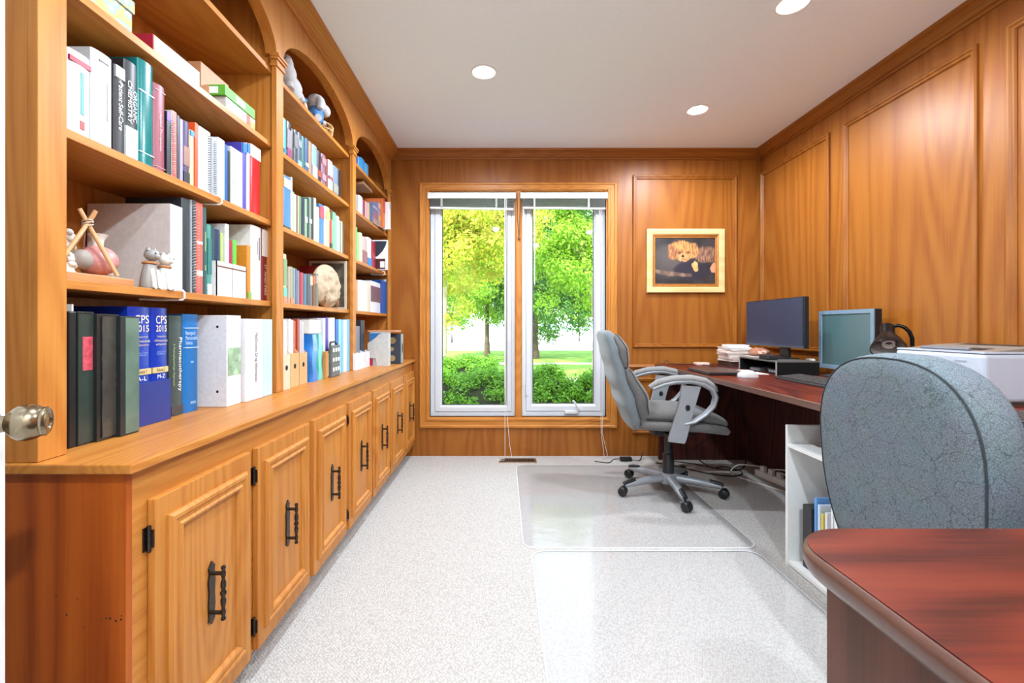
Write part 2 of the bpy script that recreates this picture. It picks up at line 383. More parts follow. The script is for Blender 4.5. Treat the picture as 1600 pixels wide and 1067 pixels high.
# crank handle on the right casement and a small lock lever
ch = MB(); c0 = P(893, 644, YS - .02)
ch.box(c0.x - .055, c0.x + .055, YS - .03, YS + .0, c0.z - .012, c0.z + .012)
ch.tube([c0 + Vector((.05, -.012, .008)), c0 + Vector((.055, -.03, .03)), c0 + Vector((.02, -.035, .085)), c0 + Vector((.005, -.035, .10))], [.009, .009, .008, .011], 10)
bevel(ch.build('crank_handle', mat((214, 214, 216), 0.4), win, smooth=40), .003)
lk = P(823, 608, YS - .015); box_obj('lock_lever', (lk.x - .008, lk.x + .008, lk.y - .012, lk.y + .01, lk.z - .05, lk.z + .05), vinyl, win, .004)

# venetian blinds, pulled up
for i, (xa, xb, cx) in enumerate(((668.3, 806, 789), (813, 949.5, 835))):
    Yb = YB - .028; a, b_ = (xa - CX) * Yb / F, (xb - CX) * Yb / F; zt, zb = ZY(300.8, Yb), ZY(310.2, Yb)
    t = thing('venetian_blind', ((a + b_) / 2, Yb, zt), 'white venetian blind pulled up over the ' + ('left' if i == 0 else 'right') + ' window pane', 'blind', 'raised window blinds')
    MB().prism([(Yb - .012, zb), (Yb + .022, zb), (Yb + .022, zt), (Yb - .004, zt), (Yb - .009, zt - .008), (Yb - .006, (zt + zb) / 2), (Yb - .012, (zt + zb) / 2 - .004)], 'x', a, b_).build('headrail', white_paint, t, smooth=0)
    slat_m = mat((150, 152, 150), 0.45)
    ax, bx_ = a + .02, b_ - .02
    for k in range(9):
        z = zb - .006 - k * .0068; dz = -.012 * (k / 8.0) * (1 if i == 0 else .6)
        pr = [(-.014, 0), (0, .004), (.014, 0), (.014, .0012), (0, .0052), (-.014, .0012)]
        vs = [(ax, Yb + .005 + p, z + q) for p, q in pr] + [(bx_, Yb + .005 + p, z + q + dz) for p, q in pr]
        MB().add(vs, [(0, 1, 2, 3, 4, 5), (11, 10, 9, 8, 7, 6)] + [(j, (j + 1) % 6, (j + 1) % 6 + 6, j + 6) for j in range(6)]).build('slat', slat_m, t, smooth=0)
    z = zb - .006 - 9 * .0068 - .004; dz = -.012 * (1 if i == 0 else .6)
    vs = [(x, y, z + q + (dz if x == bx_ else 0)) for x in (ax, bx_) for y in (Yb - .01, Yb + .018) for q in (-.009, .004)]
    MB().add(vs, [(0, 1, 3, 2), (4, 6, 7, 5), (0, 4, 5, 1), (2, 3, 7, 6), (0, 2, 6, 4), (1, 5, 7, 3)]).build('bottom_rail', white_paint, t, smooth=0)
    for fr in (.16, .78):
        xk = a + (b_ - a) * fr; MB().box(xk - .008, xk + .008, Yb - .014, Yb - .011, z - .004, zb).build('ladder_tape', mat((170, 168, 166), 0.7), t, smooth=0)
    xw = (cx - CX) * Yb / F
    if i == 0:
        for dx in (0, .012):
            MB().tube([(xw + dx, Yb - .016, zb), (xw + dx * .5, Yb - .018, 1.2), (xw + dx * .3, Yb - .02, .5), (xw + dx * 3, Yb - .06, .12), (xw + dx * 4.5, Yb - .07, .012)], .0016, 6).build('lift_cord', white_paint, t)
        MB().tube([(xw, Yb - .07, .012), (xw - .05, Yb - .09, .006), (xw - .06, Yb - .12, .006), (xw - .0, Yb - .1, .006)], .0018, 6).build('lift_cord', white_paint, t)
        MB().tube([(xw, Yb - .02, zb), (xw, Yb - .02, .55)], .004, 6).build('tilt_wand', white_paint, t)
    else:
        MB().tube([(xw, Yb - .02, zb), (xw, Yb - .02, ZY(445, Yb))], .004, 6).build('tilt_wand', white_paint, t)
        xr = (938 - CX) * Yb / F
        for dx in (0, .014):
            MB().tube([(xr + dx, Yb - .024, .35), (xr + dx * .6, Yb - .03, .2), (xr + dx * 2 + .02, Yb - .05, .02), (xr + dx * 3 - .05, Yb - .08, .006)], .0016, 6).build('lift_cord', white_paint, t)
t = thing('wooden_cord_pull', (bx(810), YB - .03, ZY(376, YB)), 'brown blind cord and wooden tassel hanging at the window mullion', 'cord pull')
for dx in (-.012, .012): MB().tube([(bx(810) + dx, YB - .03, ZY(303, YB)), (bx(810) + dx * .8, YB - .028, ZY(345, YB)), (bx(811), YB - .026, ZY(372, YB))], .003, 6).build('cord', mat((120, 74, 40), 0.8), t)
MB().lathe([(.002, .03), (.007, .022), (.011, .004), (.009, -.006), (.003, -.01)], 12, Matrix.Translation((bx(811), YB - .026, ZY(374, YB)))).build('tassel', mat((122, 66, 28), 0.5), t)

# floor vent under the window
t = thing('floor_vent', (0.108, 3.52, 0), 'brown metal floor vent grille under the window', 'vent')
MB().frame(-.036, .254, 3.465, 3.575, [(0, 0), (0.004, .006), (.016, .006), (.016, -.001)], lambda u, v, h: Vector((u, v, h))).build('frame', mat((120, 92, 66), 0.4, 0.4), t, smooth=0)
for k in range(20):
    x = -.016 + k * .0131; box_obj('louvre', (x, x + .004, 3.482, 3.558, .0005, .005), mat((100, 78, 58), 0.4, 0.4), t)
box_obj('duct_shade', (-.02, .238, 3.481, 3.559, .0002, .0006), mat((22, 18, 15), 0.8), t)  # flat dark sheet standing in for the shade below the louvres

# ---------------------------------------------------------------- outdoors
GZ = -0.4
def grass_mat():
    m, nt, b = newmat('lawn_grass'); g = N(nt, 'ShaderNodeNewGeometry'); nz = N(nt, 'ShaderNodeTexNoise', Scale=1.4, Detail=6.0); nt.links.new(g.outputs['Position'], nz.inputs['Vector'])
    rp = N(nt, 'ShaderNodeValToRGB'); rp.color_ramp.elements[0].position = .3; rp.color_ramp.elements[1].position = .7
    rp.color_ramp.elements[0].color = lin((92, 138, 44)); rp.color_ramp.elements[1].color = lin((146, 184, 70)); nt.links.new(nz.outputs['Fac'], rp.inputs[0]); nt.links.new(rp.outputs[0], b.inputs['Base Color']); b.inputs['Roughness'].default_value = .9
    return m
struct(box_obj('lawn', (-40, 40, YB + .3, 27, GZ - .2, GZ), grass_mat()), 'mown green park lawn seen through the window', 'lawn')
struct(box_obj('pale_pavement', (-160, 160, 27, 220, GZ - .2, GZ - .02), mat((235, 233, 228), 0.9, scale=.2)), 'bright pale open ground beyond the park lawn', 'pavement')
struct(box_obj('footpath', (-40, 40, 17.2, 18.0, GZ, GZ + .01), mat((214, 196, 172), 0.9, scale=3)), 'narrow pale footpath crossing the park lawn', 'path')
struct(box_obj('garden_path', (-6, 8, 12.0, 12.7, GZ, GZ + .01), mat((214, 200, 180), 0.9, scale=3)), 'pale garden path just beyond the hedge', 'path')
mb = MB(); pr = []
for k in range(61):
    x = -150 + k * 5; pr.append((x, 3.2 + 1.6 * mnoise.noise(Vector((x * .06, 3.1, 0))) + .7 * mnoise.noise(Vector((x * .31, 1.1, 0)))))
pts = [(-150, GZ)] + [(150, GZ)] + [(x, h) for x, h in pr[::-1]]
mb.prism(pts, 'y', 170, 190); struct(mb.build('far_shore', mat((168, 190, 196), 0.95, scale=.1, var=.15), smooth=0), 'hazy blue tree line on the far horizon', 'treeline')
fence = thing('park_fence', (0, 26.5, GZ), 'thin wire mesh fence far across the lawn', 'fence'); fm = mat((196, 200, 200), 0.5, .3)
for k in range(9): MB().tube([(-8 + k * 2.1, 26.5, GZ), (-8 + k * 2.1, 26.5, GZ + 2.3)], .022, 6).build('post', fm, fence)
for z in (.05, 1.2, 2.28): MB().tube([(-8, 26.5, GZ + z), (8.8, 26.5, GZ + z)], .012, 6).build('rail', fm, fence)

def leaf_mat(name, cs):
    m, nt, b = newmat(name); out = nt.nodes['Material Output']
    g = N(nt, 'ShaderNodeNewGeometry'); rp = N(nt, 'ShaderNodeValToRGB'); e = rp.color_ramp.elements
    e[0].position = 0; e[0].color = lin(cs[0]); e[1].position = 1; e[1].color = lin(cs[-1])
    for i, c in enumerate(cs[1:-1]): q = e.new((i + 1) / (len(cs) - 1)); q.color = lin(c)
    nt.links.new(g.outputs['Random Per Island'], rp.inputs[0]); nt.links.new(rp.outputs[0], b.inputs['Base Color'])
    b.inputs['Roughness'].default_value = .55; b.inputs['Specular IOR Level'].default_value = .25
    tl = N(nt, 'ShaderNodeBsdfTranslucent'); nt.links.new(rp.outputs[0], tl.inputs[0]); ms = N(nt, 'ShaderNodeMixShader'); ms.inputs[0].default_value = .42
    nt.links.new(b.outputs[0], ms.inputs[1]); nt.links.new(tl.outputs[0], ms.inputs[2]); nt.links.new(ms.outputs[0], out.inputs[0])
    return m
LY = leaf_mat('leaves_yellow_green', [(150, 176, 52), (190, 204, 70), (208, 206, 84), (216, 180, 96), (160, 190, 60)])
LG = leaf_mat('leaves_bright_green', [(110, 160, 44), (150, 194, 58), (180, 208, 76), (128, 176, 54)])
LD = leaf_mat('leaves_deep_green', [(58, 104, 44), (86, 136, 58), (112, 158, 70), (70, 118, 50)])
LH = leaf_mat('leaves_hedge', [(70, 122, 30), (108, 164, 40), (140, 190, 56), (88, 144, 36)])
class LeafMesh:
    def __init__(self, V): self.V = V
    def build(self, name, m, parent, **k):
        V = self.V; og = np.zeros(3); q = parent
        while q is not None: og += np.array(q.location); q = q.parent
        n = len(V) // 4; me = bpy.data.meshes.new(name); me.vertices.add(len(V)); me.vertices.foreach_set('co', (V - og).astype(np.float32).ravel())
        b0 = (np.arange(n) * 4)[:, None]; tri = np.concatenate([b0 + np.array([[0, 1, 2]]), b0 + np.array([[0, 2, 3]])], 1).reshape(-1)
        me.loops.add(len(tri)); me.loops.foreach_set('vertex_index', tri.astype(np.int32)); me.polygons.add(n * 2); me.polygons.foreach_set('loop_start', (np.arange(n * 2) * 3).astype(np.int32))
        me.materials.append(m); me.update(calc_edges=True); me.validate(); o = bpy.data.objects.new(name, me); col.objects.link(o); o.parent = parent; return o
def leaves(rnd, clusters, per, size, droop=.3):
    """clusters: (centre, radius); each leaf a folded diamond of two triangles sharing the midrib"""
    g = np.random.default_rng(rnd.randrange(10 ** 6)); C = np.repeat(np.array([list(c) for c, r in clusters]), per, 0); Rr = np.repeat(np.array([r for c, r in clusters]), per)
    n = len(C); unit = lambda a: a / np.maximum(1e-9, np.linalg.norm(a, axis=1, keepdims=True))
    d = unit(g.normal(size=(n, 3)) * np.array([1, 1, .75])); p = C + d * (Rr * g.random(n) ** .45)[:, None]
    nn = unit(d + np.stack([g.uniform(-.8, .8, n), g.uniform(-.8, .8, n), g.uniform(0, 1.1, n)], 1)); u = unit(np.cross(nn, unit(g.normal(size=(n, 3))))); w = np.cross(nn, u)
    s = (size * g.uniform(.65, 1.3, n))[:, None]
    V = np.stack([p - u * s, p + w * s * .55 + nn * s * .18, p + u * s, p - w * s * .55 + nn * s * .18], 1).reshape(-1, 3)
    return LeafMesh(V)
bark = mat((92, 78, 62), 0.9, var=.3, scale=6, bump=.5); bark_pale = mat((176, 164, 140), 0.9, var=.2, scale=5)
def tree(label, base, trunk, r0, crown_c, crown_r, lm, ncl, per, size, barkm=bark, seed=1, branches=9, name='park_tree', low=-.75):
    rnd = random.Random(seed); base = Vector(base); t = thing(name, base, label, 'tree', 'trees in the park outside the window')
    pts = [Vector(p) for p in trunk]; n = len(pts)
    mb = MB().tube(pts, [r0 * (1.25 if i == 0 else 1 - .6 * i / (n - 1)) for i in range(n)], 12); mb.build('trunk', barkm, t)
    crown_c = Vector(crown_c); top = pts[-1]
    for k in range(branches):
        a = 6.283 * k / branches + rnd.uniform(-.3, .3); e = crown_c + Vector((crown_r[0] * .75 * math.cos(a), crown_r[1] * .75 * math.sin(a), crown_r[2] * rnd.uniform(-.45, .5)))
        s = pts[-1 - (k % 2)]; m_ = (s + e) / 2 + Vector((rnd.uniform(-.3, .3), rnd.uniform(-.3, .3), rnd.uniform(-.1, .5)))
        MB().tube([s, s * .6 + m_ * .4 + Vector((0, 0, .1)), m_, e], [r0 * .36, r0 * .28, r0 * .2, r0 * .05], 7).build('branch', barkm, t)
    cl = []
    while len(cl) < ncl:
        d = Vector((rnd.gauss(0, 1), rnd.gauss(0, 1), rnd.gauss(0, 1))).normalized(); q = rnd.random() ** .5
        if d.z * q < low: continue
        p = crown_c + Vector((d.x * crown_r[0], d.y * crown_r[1], d.z * crown_r[2])) * q; cl.append((p, rnd.uniform(.14, .3) * (crown_r[0] + crown_r[2]) * .5))
    leaves(rnd, cl, per * 3, size * .55).build('foliage', lm, t, smooth=0, fix=False)
    return t
def vert(px, Y, zs, dx=0):
    X = (px - CX) * Y / F; return [(X + dx * i, Y, z) for i, z in enumerate(zs)]
tree('dark trunked tree standing mid lawn in the left pane', ((761 - CX) * 21.5 / F, 21.5, GZ), vert(761, 21.5, [GZ, .4, 1.2, 2.2, 3.2]), .13, (-.7, 21.5, 3.9), (3.1, 2.6, 3.4), LG, 110, 95, .13, seed=3, low=-.85)
tree('yellowing maple whose branches cross the top of left pane', (-3.0, 13.0, GZ), [(-3.0, 13, GZ), (-2.9, 13, 1.2), (-2.4, 13, 2.3), (-1.7, 13, 3.0)], .17, (-1.0, 13.0, 4.0), (2.1, 1.8, 1.9), LY, 85, 105, .10, seed=5, branches=8, low=-.9)
tree('pale slender birch at the left edge of left pane', ((693 - CX) * 16 / F, 16, GZ), vert(692, 16, [GZ, .6, 1.6, 2.6, 4.0], .03), .13, (-2.3, 16.4, 3.2), (1.2, 1.0, 2.6), LY, 34, 80, .10, bark_pale, seed=8, branches=5)
tree('thick trunked shady tree beside the window mullion', ((829 - CX) * 20.5 / F, 20.5, GZ), vert(829, 20.5, [GZ, .3, 1.0, 2.0, 3.4], .05), .34, (2.4, 20.9, 4.4), (3.5, 2.8, 3.9), LD, 140, 105, .13, seed=11, low=-.95)
tree('bright lime tree filling the right pane', (3.3, 15.0, GZ), [(3.1, 15, GZ), (3.1, 15, 1.0), (2.9, 15, 2.2), (2.6, 15, 3.4)], .16, (2.2, 15.0, 3.7), (1.35, 1.3, 2.5), LG, 75, 105, .10, bark_pale, seed=14, branches=8, low=-.8)
for k, (px, Y, lm, s, lb) in enumerate(((706, 40, LG, 21, 'small young tree far left beyond the lawn'), (905, 44, LG, 22, 'small young tree far right beyond the lawn'))):
    X = (px - CX) * Y / F; tree(lb, (X, Y, GZ), [(X, Y, GZ), (X, Y, .7), (X, Y, 1.6)], .06, (X, Y, 2.2), (1.3, 1.2, 1.5), lm, 16, 60, .14, seed=s, branches=4)
for k, (X, Y, rr, lm, lb) in enumerate(((-5.5, 34, (5, 4, 5), LD, 'tall dark tree behind the yellowing maple'), (1.2, 36, (4.5, 4, 5.5), LD, 'tall tree behind the mullion far back'), (7.5, 33, (5, 4, 5.5), LG, 'tall green tree far right behind the lime tree'))):
    tree(lb, (X, Y, GZ), [(X, Y, GZ), (X, Y, 2), (X, Y, 4)], .3, (X, Y, 5.6), rr, lm, 110, 85, .22, seed=31 + k, branches=6, low=-.9)
# hedges right outside
def hedge(label, x0, x1, y0, y1, zt, seed, n, lm=LH, size=.032):
    rnd = random.Random(seed); t = thing('hedge', ((x0 + x1) / 2, (y0 + y1) / 2, GZ), label, 'hedge', 'hedges below the window')
    nx = 26; rg = []
    for i in range(nx + 1):
        x = x0 + (x1 - x0) * i / nx; k = .62 + .1 * mnoise.noise(Vector((x * 2, seed, 0))); sh = (math.sin(math.pi * min(1, max(0, i / nx))) ** .3) if 0 < i < nx else .3
        yc = (y0 + y1) / 2; hy = (y1 - y0) / 2 * .8; h = (zt - GZ) * (.86 + .1 * mnoise.noise(Vector((x * 3, seed * 2, 1)))) * (.7 + .3 * sh)
        rg.append([Vector((x, yc + hy * math.cos(a) * (1 if math.sin(a) > 0 else 1), GZ + h * max(0, math.sin(a)) ** .5)) for a in [math.pi * q / 10 for q in range(11)]])
    MB().loft(rg).build('woody_core', mat((44, 50, 28), 0.95, var=.35, scale=9), t)
    cl = []
    for _ in range(n):
        x = rnd.uniform(x0, x1); a = rnd.uniform(.05, math.pi - .3); a = math.pi - a
        yc = (y0 + y1) / 2; hy = (y1 - y0) / 2; h = (zt - GZ) * (.9 + .12 * mnoise.noise(Vector((x * 3, seed * 2, 1))))
        cl.append((Vector((x, yc + hy * math.cos(a), GZ + h * math.sin(a) ** .5)), rnd.uniform(.08, .15)))
    leaves(rnd, cl, 150, size * .55).build('foliage', lm, t, smooth=0, fix=False)
hedge('bright green clipped hedge along the foot of both panes', -1.6, 1.9, 4.7, 5.6, .56, 2, 330)
hedge('taller rounded green shrub behind the hedge in left pane', -1.4, -.15, 6.0, 7.0, .62, 5, 150)
# ---------------------------------------------------------------- built-in bookcase
XF, XS, XB = -0.90, -0.925, -1.185                # face frame front, shelf front, back panel
STILES = [(0.879, 0.938), (1.803, 1.860), (2.717, 2.773), (3.60, 3.648)]
SHZ = [1.140, 1.460, 1.771, 2.066]; CZT = 0.777   # shelf tops, counter top
case = thing('bookcase', (-1.05, 2.26, CZT), 'built-in oak bookcase with three arched bays and crown moulding', 'bookcase')
for i, (a, b_) in enumerate(STILES):
    box_obj('stile', (XF - .02, XF, a, b_, CZT, 2.39), oak_z, case, .0015)
    m_ = (a + b_) / 2 if 0 < i < 3 else (a + .012 if i == 0 else b_ - .012)
    box_obj('end_panel' if i in (0, 3) else 'divider', (XB, XF - .0205, m_ - .011, m_ + .011, CZT, 2.44), oak_z, case)
    # capital: stepped moulding wrapping the stile at the spring of the arches
    if i < 3 or True:
        mb = MB()
        for (z0, z1, d) in ((2.072, 2.082, .006), (2.082, 2.098, .003), (2.098, 2.108, .009), (2.108, 2.116, .014), (2.116, 2.122, .011)):
            mb.box(XF - .022, XF + d, a - d * .8, min(b_ + d * .8, 3.652), z0, z1)
        mb.build('capital', oak_y, case, smooth=0)
box_obj('back_panel', (XB - .012, XB, .88, 3.648, CZT, 2.44), oak_z, case)
box_obj('top_panel', (XB, XF - .0205, .9, 3.64, 2.425, 2.44), oak_y, case)
for i in range(3):
    y0, y1 = STILES[i][1], STILES[i + 1][0]; ym = (y0 + y1) / 2; a_ = (y1 - y0) / 2; b_ = 0.178; n = 28
    d0 = (STILES[i][0] + STILES[i][1]) / 2 + .0115 if i else STILES[0][0] + .0235; d1 = (STILES[i + 1][0] + STILES[i + 1][1]) / 2 - .0115 if i < 2 else STILES[3][1] - .0235
    # arched head panel
    arc = [(ym + a_ * math.cos(math.pi * k / n), 2.122 + b_ * math.sin(math.pi * k / n)) for k in range(n + 1)]
    mb = MB(); zt = 2.39
    for X in (XF, XF - .02):
        pass
    vs = []
    for (y, z) in arc: vs += [(XF, y, z), (XF, y, zt), (XF - .02, y, z), (XF - .02, y, zt)]
    fs = []
    for k in range(n):
        p, q = 4 * k, 4 * (k + 1); fs += [(p, q, q + 1, p + 1), (p + 2, p + 3, q + 3, q + 2), (p, p + 2, q + 2, q)]
    mb.add(vs, fs); mb.build('arched_head', oak_z, case, smooth=30)
    # inner arch lining curving back into the bay
    vs = []; fs = []
    for (y, z) in arc: vs += [(XF - .02, y, z), (XF - .045, y, z)]
    for k in range(n): fs.append((2 * k, 2 * k + 1, 2 * k + 3, 2 * k + 2))
    MB().add(vs, fs).build('arch_lining', oak_z, case, smooth=40)
    for z in SHZ: box_obj('shelf', (XB, XS, d0, d1, z - .02, z), oak_y, case, .001)
box_obj('top_rail', (XF - .02, XF, .879, 3.648, 2.39, 2.44), oak_y, case)
MB().prism([(XF + d, ZC - .0715 + h) for d, h in CROWN][::-1], 'y', .865, YB - .002).build('crown', oak_y, case, smooth=30)

# counter and base cabinets
box_obj('countertop', (XB, -0.710, .868, 3.648, CZT - .02, CZT - .0006), oak_y, None, .003)
tag(bpy.data.objects['countertop'], 'long oak countertop running under the bookcase', 'countertop')
base = thing('base_cabinet', (-0.95, 2.26, 0), 'long oak base cabinet with seven handled doors', 'cabinet')
XC = -0.735
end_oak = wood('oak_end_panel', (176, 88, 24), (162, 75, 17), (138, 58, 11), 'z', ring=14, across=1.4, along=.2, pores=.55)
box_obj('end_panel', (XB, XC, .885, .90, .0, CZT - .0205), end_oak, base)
box_obj('face_frame', (XC - .02, XC, .9, 3.648, .085, CZT - .0205), oak_y, base)
box_obj('toe_kick', (-.83, -.815, .9, 3.648, 0, .085), mat((70, 44, 26), .8), base)
box_obj('floor_panel', (XB, XC - .02, .9, 3.648, .07, .085), oak_y, base)
# drips / knots on the end panel
rnd = random.Random(4)
for (px, py) in ((88, 931), (121, 936), (104, 961), (130, 980), (158, 968), (166, 966), (172, 966), (181, 970), (189, 968), (190, 962)):
    c = P(px, py, .8846); r = rnd.uniform(.0012, .0026); MB().lathe([(.0001, 0), (r, .0001), (r * .6, .0004)], 8, Matrix.Translation(c) @ Matrix.Rotation(R(90), 4, 'X')).build('wood_knot', mat((50, 24, 12), .7), base)
DM = [(0, 0), (0, .006), (.006, .0125), (.014, .0125), (.019, .0085), (.026, .0085), (.031, .013), (.037, .011), (.043, .002), (.043, -.001)]
def turned_handle(yc, zc, x, parent):
    mb = MB(); h = .073                                      # back plate with scalloped outline
    pts = [(-.010, -.06), (-.013, -.066), (-.006, -.07), (0, -.076), (.007, -.07), (.012, -.064), (.009, -.055), (.0125, -.03), (.0105, 0), (.0125, .03), (.009, .055), (.012, .064), (.006, .07), (0, .078), (-.007, .07), (-.012, .064), (-.009, .05), (-.0125, .03), (-.0105, 0), (-.0125, -.03)]
    mb.prism([(yc + p, zc + q) for p, q in pts], 'x', x, x + .004)
    for s in (-1, 1): mb.tube([(x + .002, yc, zc + s * .048), (x + .03, yc, zc + s * .048)], .0048, 10)
    mb.lathe([(.001, -.068), (.005, -.066), (.006, -.061), (.0035, -.057), (.0052, -.052), (.0058, -.044), (.0035, -.036), (.0062, -.026), (.0066, -.016), (.004, -.008), (.0072, -.003), (.0072, .003), (.004, .008), (.0066, .016), (.0062, .026), (.0035, .036), (.0058, .044), (.0052, .052), (.0035, .057), (.006, .061), (.005, .066), (.001, .068)], 12, Matrix.Translation((x + .031, yc, zc)))
    return mb.build('handle', black_metal, parent, smooth=50)
for i in range(7):
    y0 = .937 + .3925 * i; y1 = y0 + .354; z0, z1 = .095, .684
    d = box_obj('door', (XC + .0005, XC + .018, y0, y1, z0, z1), oak_z, base, .002)
    MB().frame(y0 + .03, y1 - .03, z0 + .045, z1 - .045, DM, lambda u, v, h: Vector((XC + .018 + h, u, v))).build('panel_moulding', oak_z, d, smooth=0)
    turned_handle((y0 + y1) / 2, .388, XC + .018, d)
    if i in (0, 1, 3, 5):
        for z in (.165, .604):
            mb = MB(); mb.box(XC + .0005, XC + .003, y0 - .012, y0 - .001, z - .024, z + .024); mb.tube([(XC + .008, y0 - .004, z - .027), (XC + .008, y0 - .004, z + .027)], .0038, 8)
            mb.box(XC + .008, XC + .0165, y0 - .003, y0 - .0005, z - .018, z + .018)
            mb.build('hinge', black_metal, d, smooth=40)
    if False: pass

# open door with a knob at the left edge
dm = mat((232, 234, 236), .4, var=.015)
dr = thing('door_1', (-0.42, 0.04, 0), 'open white door with a brass knob at left edge', 'door'); dr['kind'] = 'structure'
e = Vector((-.777, .71, 0)); u = (e - Vector((-.42, .04, 0))).normalized(); nrm = Vector((-u.y, u.x, 0)) * -1   # nrm points into the room
if nrm.x < 0: nrm = -nrm
L_ = (e - Vector((-.42, .04, 0))).length
M4 = Matrix(((u.x, nrm.x, 0, -.42), (u.y, nrm.y, 0, .04), (0, 0, 1, 0), (0, 0, 0, 1)))
bevel(MB().box(.0, L_, -.035, 0, .012, 2.03).xf(M4).build('door_leaf', dm, dr, smooth=0), .002)
for (v0, v1) in ((.2, .85), (1.0, 1.85)):
    for (a, b_) in ((.11, L_ / 2 - .05), (L_ / 2 + .05, L_ - .11)):
        MB().frame(a, b_, v0, v1, [(0, 0), (.004, .004), (.02, .004), (.03, .0)], lambda p, q, h: M4 @ Vector((p, h, q))).build('door_moulding', dm, dr, smooth=0)
kz = ZY(659, .68); kc = Vector((L_ - .062, 0, kz)); brass = mat((150, 136, 112), .22, .95, var=.06, scale=60)
Mk = M4 @ Matrix.Translation(kc) @ Matrix.Rotation(R(-90), 4, 'X')
kn = MB().lathe([(.001, 0), (.031, 0), (.031, .004), (.026, .008), (.013, .011), (.0115, .022), (.016, .026), (.022, .031), (.026, .037), (.027, .044), (.0265, .05), (.0245, .056), (.0215, .061), (.0205, .062), (.0215, .0632), (.0218, .066), (.019, .0685), (.012, .069), (.0105, .0672), (.001, .067)], 32, Mk)
kn.build('door_knob', brass, dr, smooth=40)
# ---------------------------------------------------------------- books
def bk(name, kind, Y0, Y1, z0, h, X, depth, c, label, cat='book', group=None, bands=(), pages=True, rough=.42, rnd=.0, tilt=0.0, text=None, flat=False, bars=()):
    """standing book: cover wraps spine and boards, page block inside, optional printed bands across the spine"""
    gap = .0004; Y0 += gap; Y1 -= gap; w = max(Y1 - Y0, .003); Y1 = Y0 + w
    t = thing(name, (X - depth / 2, (Y0 + Y1) / 2, z0), label, cat, group)
    M_ = Matrix.Translation((0, Y0, z0)) @ Matrix.Rotation(tilt, 4, 'X') @ Matrix.Translation((0, -Y0, -z0)) if tilt else Matrix()
    bt = min(.0028, w * .2); cm = mat(c, rough, var=.06, scale=90)
    mb = MB()
    if flat or not pages:                                   # pamphlet / file: one solid leaf
        bevel(mb.box(X - depth, X, Y0, Y1, z0, z0 + h).xf(M_).build('cover', cm, t, smooth=0), min(.0012, w * .2))
    else:
        n = 6; prof = []
        rr = min(w * .22, .006)
        for k in range(n + 1):
            a = math.pi * k / n; prof.append((X - rr + rr * math.sin(a), (Y0 + Y1) / 2 - (w / 2) * math.cos(a)))
        outline = [(X - depth, Y0)] + prof + [(X - depth, Y1), (X - depth, Y1 - bt), (X - rr - .003, Y1 - bt), (X - rr - .003, Y0 + bt), (X - depth, Y0 + bt)]
        mb.prism(outline, 'z', z0, z0 + h).xf(M_).build('cover', cm, t, smooth=30)
        MB().box(X - depth + .003, X - rr - .0035, Y0 + bt, Y1 - bt, z0 + .003, z0 + h - .003).xf(M_).build('pages', paper, t, smooth=0)
    for (f0, f1, bc) in bands:
        q = .0006; MB().box(X - .006, X + q, Y0 + w * .04, Y1 - w * .04, z0 + h * f0, z0 + h * f1).xf(M_).build('printed_band', mat(bc, rough, var=.12, scale=160), t, smooth=0)
    for (f0, f1, g0, g1, bc) in bars:
        MB().box(X - .006, X + .0009, Y0 + w * g0, Y0 + w * g1, z0 + h * f0, z0 + h * f1).xf(M_).build('printed_line', mat(bc, rough), t, smooth=0)
    for tx in (text or ()):
        s, tc, mode, f0, f1, g0, g1 = tx                    # f: vertical extent, g: across-spine extent
        if mode == 'v': o_ = lettering(s, tc, (X + .0011, Y0 + w * g0, z0 + h * f1), (0, 0, -1), (0, 1, 0), h * (f1 - f0), w * (g1 - g0), t)
        else: o_ = lettering(s, tc, (X + .0011, Y0 + w * g0, z0 + h * f0), (0, 1, 0), (0, 0, 1), w * (g1 - g0), h * (f1 - f0), t)
    return t
def pxrow(z0, X, items, kind_default, where, group, depth=.17, clear=.29):
    """items: (x0, x1, ytop, colour, words, opts) in photo pixels on the spine plane"""
    for i, it in enumerate(items):
        x0, x1, yt, c, words = it[:5]; op = dict(it[5]) if len(it) > 5 else {}
        Xb = op.pop('X', X); Y0, Y1 = YX(x0, Xb), YX(x1, Xb); h = min(ZY(yt, (Y0 + Y1) / 2) - z0, clear)
        nm = op.pop('name', 'book'); cat = op.pop('cat', 'book'); dp = op.pop('depth', depth)
        bk(nm, None, Y0, Y1, z0, h, Xb, dp, c, '%s, %s from left %s' % (words, ORD[i], where), cat, group, **op)
W = (232, 230, 228)
